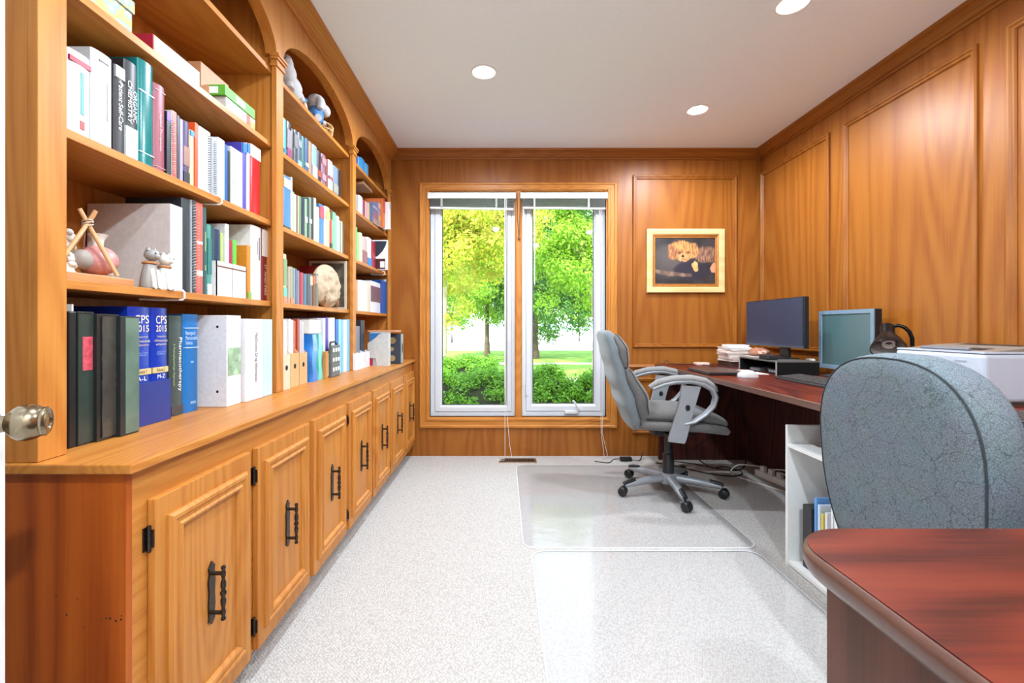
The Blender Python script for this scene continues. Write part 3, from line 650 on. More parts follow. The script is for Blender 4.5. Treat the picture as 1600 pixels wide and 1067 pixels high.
# bay one, second shelf from the top
g = 'books on the upper shelf of the near bay'; wh = 'on upper shelf of near bay'
z = SHZ[1]
pxrow(z, -.94, [
    (107, 144, 84, (198, 200, 202), 'white hardcover with red corner band', dict(bands=[(.86, .92, (186, 30, 60))], bars=[(.28, .78, .5, .64, (84, 160, 160)), (.1, .2, .48, .66, (170, 60, 60))], depth=.2)),
    (144.5, 178, 84, (192, 192, 195), 'thick white hardcover', dict(depth=.22, bars=[(.9, .915, .3, .75, (90, 90, 96)), (.3, .7, .68, .72, (196, 170, 150))])),
    (180, 196, 104, (46, 42, 46), 'dark Patient Self-Care book', dict(bands=[(.86, .995, (150, 150, 152))], text=[('Patient Self-Care', (236, 236, 236), 'v', .28, .82, .3, .75), ('2', (240, 240, 240), 'h', .88, .95, .3, .7)])),
    (196, 216, 98, (34, 32, 36), 'Organic Chemistry textbook', dict(bands=[(0, .33, (226, 226, 228))], text=[('ORGANIC', (244, 244, 244), 'v', .40, .72, .58, .88), ('CHEMISTRY', (244, 244, 244), 'v', .37, .8, .16, .48)])),
    (217, 242, 98, (16, 112, 112), 'thick glossy teal hardcover', dict(rough=.2, bands=[(.7, .71, (200, 220, 220)), (.12, .13, (200, 220, 220))], depth=.21)),
    (242, 259.5, 134, (140, 62, 78), 'maroon textbook', dict(bands=[(.93, .935, (220, 190, 190)), (.06, .065, (220, 190, 190))], text=[('Applied Therapeutics', (226, 190, 190), 'v', .25, .68, .35, .6)])),
    (260.5, 268, 175, (34, 28, 40), 'black notebook with purple top', dict(bands=[(.86, .99, (104, 50, 190))], flat=True)),
    (268.5, 276, 174, (226, 218, 214), 'white coil notebook with red edge', dict(flat=True, bands=[(0, 1, (206, 92, 84))])),
    (276.5, 281, 180, (50, 48, 54), 'thin charcoal booklet', dict(flat=True)),
    (281.5, 286, 186, (160, 152, 200), 'lavender paperback', dict(flat=True)),
    (286.5, 297, 190, (72, 54, 96), 'dark purple paperback with portrait', dict(bands=[(.3, .6, (150, 110, 100)), (.02, .2, (40, 40, 46))])),
    (297.5, 304, 204, (232, 196, 150), 'cream paperback with blue top', dict(bands=[(.9, .99, (40, 130, 200))])),
    (304.5, 309.5, 192, (226, 84, 34), 'tall bright orange book', dict(flat=True)),
    (310, 329, 202, (198, 198, 202), 'white coil bound handbook', dict(bands=[(0, 1, (200, 200, 206))], flat=True)),
    (331.5, 340, 216, (196, 200, 206), 'grey spiral notebook', dict(flat=True, bands=[(0, .99, (170, 172, 178))])),
    (340.5, 351, 217, (212, 218, 232), 'pale blue spiral notebook', dict(flat=True)),
    (351.5, 356, 226, (24, 84, 150), 'slim royal blue binder', dict(flat=True)),
    (356.5, 360, 236, (30, 36, 50), 'thin navy folder', dict(flat=True)),
    (360.5, 379, 234, (206, 208, 214), 'pale grey report folder', dict(flat=True, bars=[(.7, .71, .2, .5, (140, 144, 156)), (.4, .41, .2, .45, (140, 144, 156))])),
    (379.5, 386, 224, (72, 62, 160), 'purple paperback with blue top', dict(bands=[(.86, .995, (30, 110, 180))])),
    (386.5, 391, 224, (214, 216, 226), 'white paperback with blue top', dict(bands=[(.86, .995, (30, 110, 180))])),
    (391.5, 408, 229, (206, 30, 36), 'red binder with white top', dict(bands=[(.82, .995, (226, 222, 214))], rough=.25)),
    ], 'book', wh, g, clear=.285)
# coil binding wires
def coil(name_parent, Y, X, z0, z1, r, n, c=(200, 200, 204)):
    pts = []
    for k in range(n * 8 + 1):
        a = 2 * math.pi * k / 8; pts.append((X + r * math.cos(a), Y + r * .9 * math.sin(a), z0 + (z1 - z0) * k / (n * 8)))
    return MB().tube(pts, .0009, 5).build('coil_wire', mat(c, .3, .6), name_parent)
def find(label_part): return [o for o in col.objects if label_part in o.get('label', '')][0]
for lb, xx, n, c in (('white coil notebook with red edge', 271.5, .165, (230, 228, 226)), ('white coil bound handbook', 327, .185, (70, 60, 56)), ('grey spiral notebook', 336, .18, (120, 122, 128))):
    o = find(lb); coil(o, YX(xx, -.938), -.938, SHZ[1] + .01, SHZ[1] + n, .005, 24, c)

# top shelf boxes of the near bay
z = SHZ[2]
def boxy(name, label, cat, X0, X1, Y0, Y1, z0, z1, c, extra=None, bev=.001, group=None, m=None):
    t = thing(name, ((X0 + X1) / 2, (Y0 + Y1) / 2, z0), label, cat, group); box_obj('body', (X0, X1, Y0, Y1, z0, z1), m or mat(c, .55, var=.06, scale=40), t, bev); return t
def floral(name, bg, c1, c2, sc=40):
    m, nt, b = newmat(name); g = N(nt, 'ShaderNodeNewGeometry'); vo = N(nt, 'ShaderNodeTexVoronoi', Scale=sc); nt.links.new(g.outputs['Position'], vo.inputs['Vector'])
    rp = N(nt, 'ShaderNodeValToRGB'); rp.color_ramp.interpolation = 'CONSTANT'; e = rp.color_ramp.elements; e[0].position = 0; e[0].color = lin(c1); e[1].position = .55; e[1].color = lin(bg)
    q = e.new(.28); q.color = lin(c2); nt.links.new(vo.outputs['Distance'], rp.inputs[0]); nt.links.new(rp.outputs[0], b.inputs['Base Color']); b.inputs['Roughness'].default_value = .6; return m
fl = floral('yellow_floral_paper', (192, 176, 108), (196, 190, 156), (146, 160, 160))
t = boxy('gift_box', 'yellow floral paper gift box on top shelf of near bay', 'box', -1.13, -.935, .965, 1.145, z, z + .062, (0, 0, 0), m=fl)
box_obj('lid', (-1.134, -.931, .961, 1.149, z + .055, z + .086), fl, t, .001)
t = boxy('small_box', 'cream fronted red box beside the floral gift box', 'box', -1.12, -.944, 1.224, 1.272, z, z + .0575, (160, 24, 50))
box_obj('front_label', (-.945, -.9425, 1.2265, 1.2705, z + .001, z + .0555), mat((190, 184, 160), .6), t)
boxy('white_box', 'plain long white carton on top shelf of near bay', 'box', -1.12, -.944, 1.2735, 1.413, z, z + .058, (188, 190, 196))
boxy('brown_carton', 'brown cardboard carton at the back of top shelf', 'box', -1.15, -.985, 1.48, 1.63, z, z + .132, (176, 124, 86))
t = boxy('game_box', 'white game box with red print, lower of two', 'box', -1.13, -.935, 1.532, 1.712, z, z + .044, (190, 188, 188))
box_obj('printed_ribbon', (-.9352, -.9343, 1.655, 1.677, z + .002, z + .042), mat((214, 70, 36), .5), t); box_obj('printed_pattern', (-.9352, -.9343, 1.68, 1.71, z + .002, z + .03), mat((206, 150, 70), .5, var=.3, scale=90), t)
t = boxy('game_box', 'flat green game box lying on the white game box', 'box', -1.12, -.932, 1.522, 1.705, z + .0445, z + .079, (88, 168, 52))
box_obj('printed_window', (-.9323, -.9313, 1.585, 1.64, z + .05, z + .073), mat((200, 222, 214), .5), t); box_obj('side_print', (-1.11, -.955, 1.5214, 1.5222, z + .05, z + .072), mat((224, 228, 230), .5), t)

# third shelf of the near bay
z = SHZ[0]; g = 'things on the ornament shelf of the near bay'
bw = wood('board_wood', (200, 146, 96), (184, 124, 76), (160, 98, 56), 'y', ring=12)
t = thing('wooden_board', (-.97, 1.03, z), 'light wooden stand board under the stick tripod', 'board')
bevel(MB().box(-1.10, -.945, .945, 1.165, z + .0005, z + .02).build('plank', bw, t, smooth=0), .002)
zb = z + .0205
t = thing('stick_tripod', (-.99, 1.05, zb), 'tripod of tied wooden sticks standing on the board', 'ornament')
stick = mat((206, 156, 108), .6, var=.12, scale=30); ap = Vector((-.99, 1.083, zb + .125))
feet = [Vector((-.955, 1.125, zb + .004)), Vector((-.962, .975, zb + .004)), Vector((-1.055, 1.07, zb + .004))]
for f_ in feet:
    d = (ap - f_).normalized(); MB().tube([f_, ap, ap + d * .035], .0046, 10).build('stick', stick, t)
mb = MB()
for k in range(3): mb.tube([ap + Vector((.010 * math.cos(a), .010 * math.sin(a), .004 * math.sin(a + k) - .004 + k * .004)) for a in [2 * math.pi * q / 12 for q in range(13)]], .0014, 5)
mb.build('lashing', mat((206, 196, 178), .9), t)
MB().tube([ap + Vector((0, -.005, 0)), Vector((-.985, 1.066, zb + .055))], .0016, 6).build('hanging_cord', mat((110, 64, 62), .8), t)
MB().blob((-.985, 1.063, zb + .036), (.02, .022, .024)).build('hanging_pot', mat((150, 138, 130), .6, bump=.2), t)
t = thing('pink_vase', (-1.03, 1.155, zb), 'pink marbled round vase with cream neck behind the tripod', 'vase'); MB().blob((-1.03, 1.155, zb + .046), (.042, .042, .038), 24, 14).build('body', mat((206, 140, 134), .3, var=.25, scale=45), t)
MB().lathe([(.024, .003), (.028, .001), (.028, .008), (.02, .011)], 20, Matrix.Translation((-1.03, 1.155, zb - .0008))).build('ring_foot', mat((206, 140, 88), .5), t)
MB().lathe([(.012, .078), (.011, .088), (.013, .1), (.02, .112), (.021, .113), (.013, .1), (.009, .085)], 14, Matrix.Translation((-1.03, 1.155, zb)), caps=False).build('neck', mat((226, 218, 206), .6), t, smooth=60)
rnd = random.Random(12); shell_m = mat((226, 218, 206), .7, var=.1, scale=60, bump=.6)
for k, (x, y, hh) in enumerate(((-1.0, 1.035, .05), (-1.045, 1.085, .11), (-1.09, 1.135, .115), (-1.09, 1.20, .06), (-1.07, 1.235, .05))):
    zq = zb if y < 1.15 and x > -1.09 else z
    t = thing('shell_ornament', (x, y, zq), 'cream ruffled shell ornament, %s from left behind the tripod' % ORD[k], 'ornament', 'shell ornaments')
    mb = MB().lathe([(.012, 0), (.02, .002), (.016, .02), (.006, hh)], 12, Matrix.Translation((x, y, zq)))
    for j in range(26):
        a = rnd.uniform(0, 6.28); f = rnd.random(); rr = .02 * (1 - .5 * f); mb.blob((x + rr * math.cos(a), y + rr * math.sin(a), zq + .008 + (hh - .012) * f), (.0085, .0085, .0065), 7, 5, Matrix.Rotation(a, 4, 'Z') @ Matrix.Rotation(.6, 4, 'Y'))
    mb.build('shell', shell_m, t, smooth=60)
# two cats
catw = mat((228, 224, 214), .35, coat=.3); catg = mat((150, 146, 142), .4)
for k, (y, x, s, lb) in enumerate(((1.215, -.945, 1.0, 'grey and white ceramic cat figurine, left of a pair'), (1.262, -.94, .93, 'white ceramic cat figurine with orange collar, right of a pair'))):
    t = thing('cat_figurine', (x, y, z), lb, 'figurine', 'ceramic cat pair'); h = .115 * s
    M_ = Matrix.Translation((x, y, z)) @ Matrix.Scale(h, 4)
    MB().lathe([(.01, 0), (.2, .005), (.22, .05), (.2, .2), (.17, .4), (.13, .55), (.1, .64), (.01, .66)], 18, M_ @ Matrix.Diagonal((.85, 1, 1, 1))).build('body', catg if k == 0 else catw, t, smooth=60)
    mb = MB()
    for s2 in (-1, 1): mb.tube([M_ @ Vector((.1, s2 * .075, .45)), M_ @ Vector((.15, s2 * .08, .22)), M_ @ Vector((.165, s2 * .08, .04)), M_ @ Vector((.21, s2 * .082, .03))], [h * .05, h * .05, h * .05, h * .035], 10)
    mb.build('front_legs', catw, t, smooth=60)
    hd = MB().blob(M_ @ Vector((.05, .01 if k == 0 else -.02, .79)), (h * .155, h * .17, h * .14), 16, 10)
    for s2 in (-1, 1): hd.lathe([(h * .055, 0), (h * .03, h * .06), (h * .004, h * .1)], 8, Matrix.Translation(M_ @ Vector((.04, s2 * .1, .88))))
    hd.blob(M_ @ Vector((.17, .0, .75)), (h * .06, h * .08, h * .055), 10, 7); hd.build('head', catg if k == 0 else catw, t, smooth=60)
    mb = MB()
    for s2 in (-1, 1): mb.blob(M_ @ Vector((.185, s2 * .065, .82)), h * .018, 8, 6)
    mb.build('eyes', mat((30, 28, 26), .3), t)
    MB().tube([M_ @ Vector((.13 * math.cos(a), .13 * math.sin(a), .6)) for a in [2 * math.pi * q / 16 for q in range(17)]], h * .028, 6).build('collar', mat((176, 116, 62), .6), t)
# big white binder and books on this shelf
t = bk('large_binder', None, YX(266, -.94), YX(285.5, -.94), z, .247, -.94, .235, (206, 198, 194), 'large pale grey binder behind the cat figurines', 'binder', None, pages=False, rough=.4)
pxrow(z, -.945, [
    (286, 299, 311, (34, 42, 50), 'tall black hardcover', dict()),
    (299.5, 306, 313, (196, 198, 204), 'black coil notebook with white wire', dict(flat=True, bands=[(0, 1, (60, 62, 68))])),
    (306.5, 317, 317, (216, 92, 78), 'coral red spiral notebook', dict(flat=True, bands=[(.2, .26, (236, 220, 210)), (.55, .58, (236, 220, 210))])),
    (317.5, 324, 324, (44, 76, 78), 'dark green slim hardcover', dict(bars=[(.5, .72, .4, .6, (150, 170, 110)), (.28, .34, .4, .6, (150, 170, 110))])),
    (324.5, 331, 351, (66, 140, 126), 'mottled teal paperback', dict(bands=[(.0, .16, (222, 230, 232)), (.3, .8, (40, 110, 106))])),
    ], 'book', 'on ornament shelf of near bay', 'books on the ornament shelf of the near bay', clear=.292)
coil(find('black coil notebook'), YX(303, -.943), -.943, z + .01, z + .27, .0055, 30, (226, 226, 230)); coil(find('coral red spiral'), YX(309, -.943), -.943, z + .01, z + .26, .0045, 30, (220, 190, 186))
# magazine file with books in it
Ya, Yb_ = YX(331.5, -.95), YX(387, -.93); Ym = (Ya + Yb_) / 2
t = thing('magazine_file', (-1.03, Ym, z), 'white card magazine file with brown inside on ornament shelf', 'magazine file')
wc = mat((226, 224, 224), .6); br = mat((120, 84, 64), .8)
def cutside(y0, y1, nm, m): return MB().prism([(-.935, z), (-.935, z + .115), (-.965, z + .115), (-1.06, z + .235), (-1.15, z + .235), (-1.15, z)], 'y', y0, y1)
Msw = lambda mbx: mbx
MB().add([(-.935, Ya, z), (-.935, Yb_, z), (-.935, Yb_, z + .115), (-.935, Ya, z + .115), (-.938, Ya, z), (-.938, Yb_, z), (-.938, Yb_, z + .115), (-.938, Ya, z + .115)], [(0, 1, 2, 3), (7, 6, 5, 4), (0, 4, 5, 1), (3, 2, 6, 7), (0, 3, 7, 4), (1, 5, 6, 2)]).build('front_panel', wc, t, smooth=0)
for yy in (Ya, Ym - .001, Yb_ - .003): cutside(yy, yy + .003, '', wc).build('side_panel', [br if yy > Ya else wc][0], t, smooth=0)
box_obj('front_trim', (-.9349, -.9342, Ya, Yb_, z + .096, z + .101), mat((110, 70, 60), .6), t)
box_obj('bottom_panel', (-1.15, -.938, Ya + .003, Yb_ - .003, z, z + .003), br, t)
for i, (f0, f1, h, c, w_) in enumerate(((.06, .2, .225, (34, 66, 76), 'dark teal book standing'), (.21, .36, .222, (20, 44, 82), 'navy book standing'), (.37, .46, .215, (170, 186, 110), 'pale green striped book standing'), (.53, .66, .252, (214, 212, 210), 'white pamphlet standing'), (.67, .78, .2, (160, 34, 66), 'crimson booklet standing'), (.79, .93, .205, (86, 190, 60), 'bright green booklet standing'))):
    bk('book', None, Ya + (Yb_ - Ya) * f0, Ya + (Yb_ - Ya) * f1, z + .0035, h, -.96, .17, c, w_ + ' inside the white magazine file', 'book', 'books in the magazine file')
pxrow(z, -.945, [
    (387.5, 393, 384, (214, 130, 40), 'slim orange book with green foot', dict(bands=[(0, .14, (120, 160, 50))])),
    (393.5, 410, 354, (226, 222, 216), 'white paperback with dark spine title', dict(bars=[(.55, .86, .66, .74, (110, 106, 110)), (.62, .8, .5, .55, (130, 126, 130))])),
    (410.5, 418.5, 356, (120, 34, 34), 'dark red novel', dict(bands=[(.62, .99, (206, 198, 190))], text=[('IT AND FIRE', (226, 200, 180), 'v', .08, .5, .3, .7)])),
    ], 'book', 'beyond the magazine file of near bay', 'books at the far end of the ornament shelf', clear=.285)
# wire book supports clipped to the shelves
def wire_bookend(label, Y, z, X0=-.927):
    t = thing('wire_bookend', (X0, Y, z), label, 'bookend', 'white wire bookends'); r = .0028
    a = [Vector((X0 - .005, Y, z + .002))]
    pts = [(X0 - .03, Y, z + .0035), (X0 - .03, Y, z + .07)] + [(X0 - .085 + .055 * math.cos(q), Y, z + .07 + .055 * math.sin(q)) for q in [math.pi * k / 12 for k in range(1, 12)]] + [(X0 - .14, Y, z + .07), (X0 - .14, Y, z + .0035)]
    MB().tube(pts, r, 8).build('arch_wire', white_paint, t)
    MB().tube([(X0 - .03, Y, z + .0035), (X0 + .006, Y, z + .0035), (X0 + .011, Y, z - .002), (X0 + .011, Y, z - .018), (X0 + .006, Y, z - .0235), (X0 - .06, Y - .01, z - .0245), (X0 - .08, Y - .05, z - .0245)], r, 8).build('shelf_clip', white_paint, t)
wire_bookend('white wire bookend clipped under the cat figurines shelf', YX(288, -.925) - .012, SHZ[0])
wire_bookend('white wire bookend clipped to the upper shelf of near bay', YX(347, -.925) - .016, SHZ[1])
wire_bookend('small white wire bookend clipped in the far bay', 3.50, SHZ[1])

# counter level of the near bay
z = CZT; g = 'binders and reference books on the counter'
pl = dict(pages=False)
t = bk('ring_binder', None, YX(121, -.933), YX(147, -.933), z, .296, -.933, .25, (34, 38, 38), 'black ring binder with red spine card, nearest on the counter', 'binder', g, pages=False, rough=.25)
Yq = YX(121, -.933); box_obj('spine_card', (-.9335, -.9322, Yq + .012, Yq + .036, z + .165, z + .24), mat((190, 70, 84), .5, var=.35, scale=90), t); box_obj('spine_pocket', (-.9336, -.9326, Yq + .002, Yq + .0435, z + .004, z + .29), mat((48, 60, 55), .2), t)
box_obj('cover', (-1.18, -.934, Yq - .019, Yq - .0001, z, z + .296), mat((22, 24, 26), .35), t, .003)
t = bk('ring_binder', None, YX(151, -.925), YX(186, -.925), z, .292, -.925, .25, (40, 40, 40), 'black ring binder with wrinkled clear spine sleeve', 'binder', g, pages=False, rough=.2)
mb = MB(); n = 26; y0_, y1_ = YX(158, -.925), YX(185, -.925); vs = []
for k in range(n + 1):
    for q in range(5):
        yy = y0_ + (y1_ - y0_) * q / 4; vs.append((-.9225 + .0022 * mnoise.noise(Vector((q * .9, k * .8, 3))), yy, z + .006 + .28 * k / n))
fs = [(k * 5 + q, k * 5 + q + 1, (k + 1) * 5 + q + 1, (k + 1) * 5 + q) for k in range(n) for q in range(4)]
MB().add(vs, fs).build('clear_sleeve', mat((66, 64, 58), .16, var=.2, scale=25), t, smooth=80)
t = bk('ring_binder', None, YX(188, -.912), YX(217.5, -.912), z, .288, -.912, .25, (40, 44, 46), 'black ring binder with pale green reflective spine', 'binder', g, pages=False, rough=.25)
box_obj('clear_sleeve', (-.9125, -.9112, YX(196, -.912), YX(217, -.912), z + .004, z + .284), mat((92, 112, 100), .14, var=.3, scale=9), t)
blue = (16, 50, 160)
# CPS volumes in a slip case
Y0c, Y1c = YX(200, -.955), YX(266, -.952)
t = thing('slipcase', (-1.06, (Y0c + Y1c) / 2, z), 'dark blue slipcase holding the two CPS volumes', 'slipcase')
sm = mat((36, 52, 128), .35); hh = .115
MB().box(-.9525, -.950, Y0c, Y1c, z, z + hh).build('front_panel', sm, t, smooth=0)
MB().box(-1.16, -.9525, Y0c, Y0c + .002, z, z + hh).build('side_panel', sm, t, smooth=0); MB().box(-1.16, -.9525, Y1c - .002, Y1c, z, z + hh).build('side_panel', sm, t, smooth=0)
box_obj('bottom_panel', (-1.16, -.9525, Y0c + .002, Y1c - .002, z, z + .002), sm, t)
Ymid = (Y0c + Y1c) / 2 + .006; cw = (246, 226, 190)
for (a, b_, vol, rng, lb) in ((Y0c + .003, Ymid, 'Volume 1', 'A-L', 'first'), (Ymid + .001, Y1c - .003, 'Volume 2', 'M-Z', 'second')):
    bk('reference_book', None, a, b_, z + .0025, .312, -.954, .19, blue, 'thick royal blue CPS 2015 book lettered %s' % rng, 'book', g, bands=[(.425, .475, (206, 184, 130))], rough=.3,
       text=[('CPS', cw, 'h', .86, .93, .2, .85), ('2015', cw, 'h', .79, .845, .2, .85), ('Compendium', (214, 196, 160), 'h', .735, .755, .25, .8), ('of Pharmaceuticals', (214, 196, 160), 'h', .70, .722, .1, .9), ('and Specialties', (214, 196, 160), 'h', .665, .687, .2, .85),
             ("Canada's Trusted\nDrug Reference", (140, 170, 220), 'h', .58, .62, .25, .8), (vol, (60, 50, 40), 'h', .436, .465, .25, .75), (rng, (240, 240, 240), 'h', .375, .41, .3, .75)])
pxrow(z, -.965, [
    (266.8, 287, 493, (62, 74, 72), 'grey green book titled Pharmacotherapy', dict(bands=[(.02, .1, (62, 60, 62))], text=[('Pharmacotherapy', (240, 240, 238), 'v', .24, .78, .52, .86), ('A Pathophysiologic Approach', (170, 190, 120), 'v', .3, .72, .12, .3)])),
    (287.5, 311.5, 491, (22, 104, 172), 'blue hardcover', dict(bands=[(.855, .862, (210, 226, 240)), (.655, .662, (210, 226, 240))], text=[("Remington's\nPharmaceutical\nSciences", (190, 214, 236), 'h', .69, .83, .08, .85)], bars=[(.5, .52, .42, .6, (130, 170, 210)), (.08, .105, .4, .75, (130, 170, 210))])),
    ], 'book', 'along the counter books', g, clear=.33, depth=.2)
t = bk('ring_binder', None, YX(354, -.905), YX(376.5, -.905), z, .30, -.905, .19, (226, 226, 228), 'thick white ring binder with photo on the spine', 'binder', g, pages=False, rough=.3)
Ya, Yb_ = YX(354, -.905), YX(376.5, -.905)
box_obj('spine_photo', (-.9055, -.9042, Ya + .006, Yb_ - .002, z + .10, z + .192), mat((150, 178, 146), .3, var=.5, scale=28), t)
mb = MB()
for zz in (z + .05, z + .262): mb.lathe([(.0001, 0), (.0042, .0002), (.003, .0006)], 12, Matrix.Translation((-.935, Ya - .0001, zz)) @ Matrix.Rotation(R(90), 4, 'X'))
mb.build('rivet', mat((24, 24, 26), .4), t)
t = thing('coil_book', (-.99, YX(380, -.925), z), 'orange comb bound book between two white binders', 'book', g)
box_obj('cover', (-1.1, -.925, YX(377.5, -.925), YX(383, -.925), z, z + .285), mat((206, 120, 50), .5), t, .001)
mb = MB()
for k in range(36): mb.box(-.926, -.9215, YX(379, -.925), YX(382.6, -.925), z + .012 + k * .0073, z + .0165 + k * .0073)
mb.build('comb_binding', mat((222, 196, 170), .4), t, smooth=0)
bk('ring_binder', None, YX(383.5, -.895), YX(411, -.895), z, .29, -.895, .22, (224, 222, 226), 'white binder titled MediSystem Drug Information', 'binder', g, pages=False, rough=.3, text=[('MediSystem Drug Information', (50, 50, 54), 'v', .22, .83, .48, .68)], bars=[(.885, .893, .35, .7, (180, 172, 184)), (.9, .906, .35, .7, (180, 172, 184))])
bk('ring_binder', None, YX(411.4, -.897), YX(425.5, -.897), z, .29, -.897, .22, (186, 214, 222), 'pale blue glossy binder, farthest on the near bay counter', 'binder', g, pages=False, rough=.12)
# paper slip poking out above the first binder
box_obj('paper_slip', (-1.05, -.95, YX(112, -.95), YX(112, -.95) + .004, z + .2965, z + .312), paper, find('black ring binder with red spine card'))

# middle bay
def cols(*a): return a
rows2 = [(442.8, 448.3, 186, (64, 178, 186)), (448.8, 455.6, 191, (66, 58, 70)), (456, 459.5, 202, (30, 30, 36)), (459.9, 465.5, 204, (70, 70, 76)), (465.9, 471.5, 208, (86, 94, 116)), (472, 477.3, 214, (54, 108, 106)), (477.7, 482.8, 217, (58, 84, 128)), (483.2, 488, 222, (166, 128, 98)), (489, 496.3, 228, (128, 166, 206)), (496.9, 502.8, 237, (60, 38, 42)), (503.2, 509.8, 242, (136, 96, 116)), (510.2, 513.4, 250, (120, 62, 50)), (513.8, 520.8, 252, (212, 188, 186)), (521.2, 529, 261, (118, 134, 156)), (529.4, 533.8, 266, (40, 36, 38))]
nm2 = ['turquoise', 'charcoal and pink', 'thin black', 'dark grey', 'slate blue', 'dark green', 'navy blue', 'tan', 'sky blue and white', 'black and red', 'mauve', 'slim brown', 'pale pink', 'grey blue', 'black']
bn = {0: [(.1, .2, (40, 120, 150))], 1: [(.3, .8, (150, 140, 150)), (.05, .3, (150, 60, 110))], 3: [(.5, .9, (130, 130, 134))], 4: [(.04, .2, (150, 190, 214)), (.6, .8, (150, 150, 160))], 6: [(.2, .3, (200, 206, 214))], 8: [(.05, .4, (222, 222, 220))], 9: [(.2, .4, (160, 80, 60))], 10: [(.7, .9, (180, 130, 140)), (.2, .4, (170, 140, 160))], 12: [(.4, .5, (150, 90, 90))], 13: [(.1, .4, (150, 150, 140))]}
pxrow(SHZ[2], -.94, [(a, b_, y, c, nm2[i] + ' paperback', dict(bands=bn.get(i, []))) for i, (a, b_, y, c) in enumerate(rows2)], 'book', 'on top book row of middle bay', 'novels on the top book row of the middle bay', depth=.15, clear=.27)
rows3 = [(443.8, 455, 276, (72, 126, 190), 'large blue', [(.78, .95, (214, 206, 180)), (.0, .06, (60, 60, 60))]), (455.4, 457.6, 277, (214, 210, 206), 'tall thin white', []), (458, 460, 300, (170, 196, 150), 'thin light green', []), (460.3, 463.6, 304, (226, 222, 208), 'cream', []), (463.9, 465.6, 305, (130, 80, 70), 'slim brown', []), (465.9, 467.4, 306, (176, 200, 150), 'slim pale green', []), (467.7, 471.6, 307, (110, 140, 106), 'green', []), (472.2, 477, 310, (30, 40, 60), 'navy', []), (477.3, 480.6, 311, (140, 168, 140), 'sage and white', [(.4, .55, (220, 226, 216))]), (480.9, 483.7, 310, (34, 60, 50), 'dark green', []), (484, 487.4, 309, (120, 140, 130), 'grey green', [(.4, .5, (226, 230, 226))]), (487.7, 491, 309, (44, 40, 38), 'black', []), (491.3, 495.2, 310, (206, 216, 184), 'mint white', []), (495.6, 499.6, 324, (230, 226, 190), 'cream yellow', []), (500, 506.8, 320, (60, 120, 180), 'blue and red', [(.66, .95, (206, 74, 92))]), (507.2, 509.2, 322, (226, 226, 220), 'thin white', []), (509.6, 516, 324, (206, 192, 150), 'tan', [(.7, .9, (226, 190, 110))]), (516.4, 519.6, 328, (206, 70, 60), 'red and black', [(0, .16, (30, 44, 40)), (.76, .98, (50, 80, 60))]), (520, 525.8, 332, (120, 168, 140), 'teal green', []), (526.2, 531, 338, (170, 206, 216), 'pale blue', [(.0, .9, (190, 216, 222))]), (531.4, 533.4, 345, (90, 130, 90), 'thin dark green', []), (533.8, 535.6, 346, (226, 220, 170), 'thin yellow', []), (536, 539, 350, (110, 76, 60), 'brown', [])]
pxrow(SHZ[1], -.94, [(a, b_, y, c, n_ + ' children book', dict(bands=bd)) for a, b_, y, c, n_, bd in rows3], 'book', 'on second book row of middle bay', 'books on the second row of the middle bay', depth=.17, clear=.28)
rows4 = [(442.9, 448.8, 397, (186, 206, 160), 'tall green white', [(0, .14, (206, 130, 110)), (.14, .32, (96, 196, 170)), (.36, .9, (120, 150, 110))]), (451.2, 453.3, 417, (190, 160, 150), 'thin pinkish', []), (454, 458.8, 417, (150, 160, 130), 'green orange', [(0, .16, (214, 130, 80))]), (459.2, 462, 419, (140, 150, 160), 'grey', []), (462.4, 464.8, 420, (100, 110, 130), 'slate', []), (465.2, 468.6, 423, (130, 130, 150), 'lilac grey', []), (470.5, 475, 426, (178, 66, 74), 'crimson', []), (476, 480, 428, (80, 120, 150), 'blue', []), (480.6, 484.2, 428, (84, 84, 76), 'dark olive', []), (484.6, 488.8, 429, (96, 106, 116), 'grey blue', [(.66, .95, (176, 176, 160))]), (489.4, 493.4, 429, (120, 72, 50), 'brown', [(.7, .95, (206, 90, 50))]), (494, 499, 428, (110, 106, 90), 'khaki', [(.7, .95, (160, 150, 140))])]
pxrow(SHZ[0], -.945, [(a, b_, y, c, n_ + ' book', dict(bands=bd)) for a, b_, y, c, n_, bd in rows4], 'book', 'on carved ornament row of middle bay', 'books beside the carved ornament', depth=.16, clear=.28)
z = SHZ[0]
bk('book', None, 2.525, 2.545, z, .237, -1.0, .135, (150, 26, 34), 'red hardcover standing behind the thin books of middle bay', 'book', None)
t = thing('framed_picture', (-1.04, 2.70, z), 'pale framed picture standing behind the carved ornament', 'picture')
MB().frame(-1.154, -.934, z, z + .288, [(0, 0), (0, .009), (.012, .009), (.014, .004)], lambda u, v, h: Vector((u, 2.708 - h, v))).build('frame', mat((206, 196, 180), .6), t, smooth=0)
box_obj('print', (-1.15, -.938, 2.703, 2.7075, z + .004, z + .284), mat((92, 86, 70), .6, var=.5, scale=30), t)
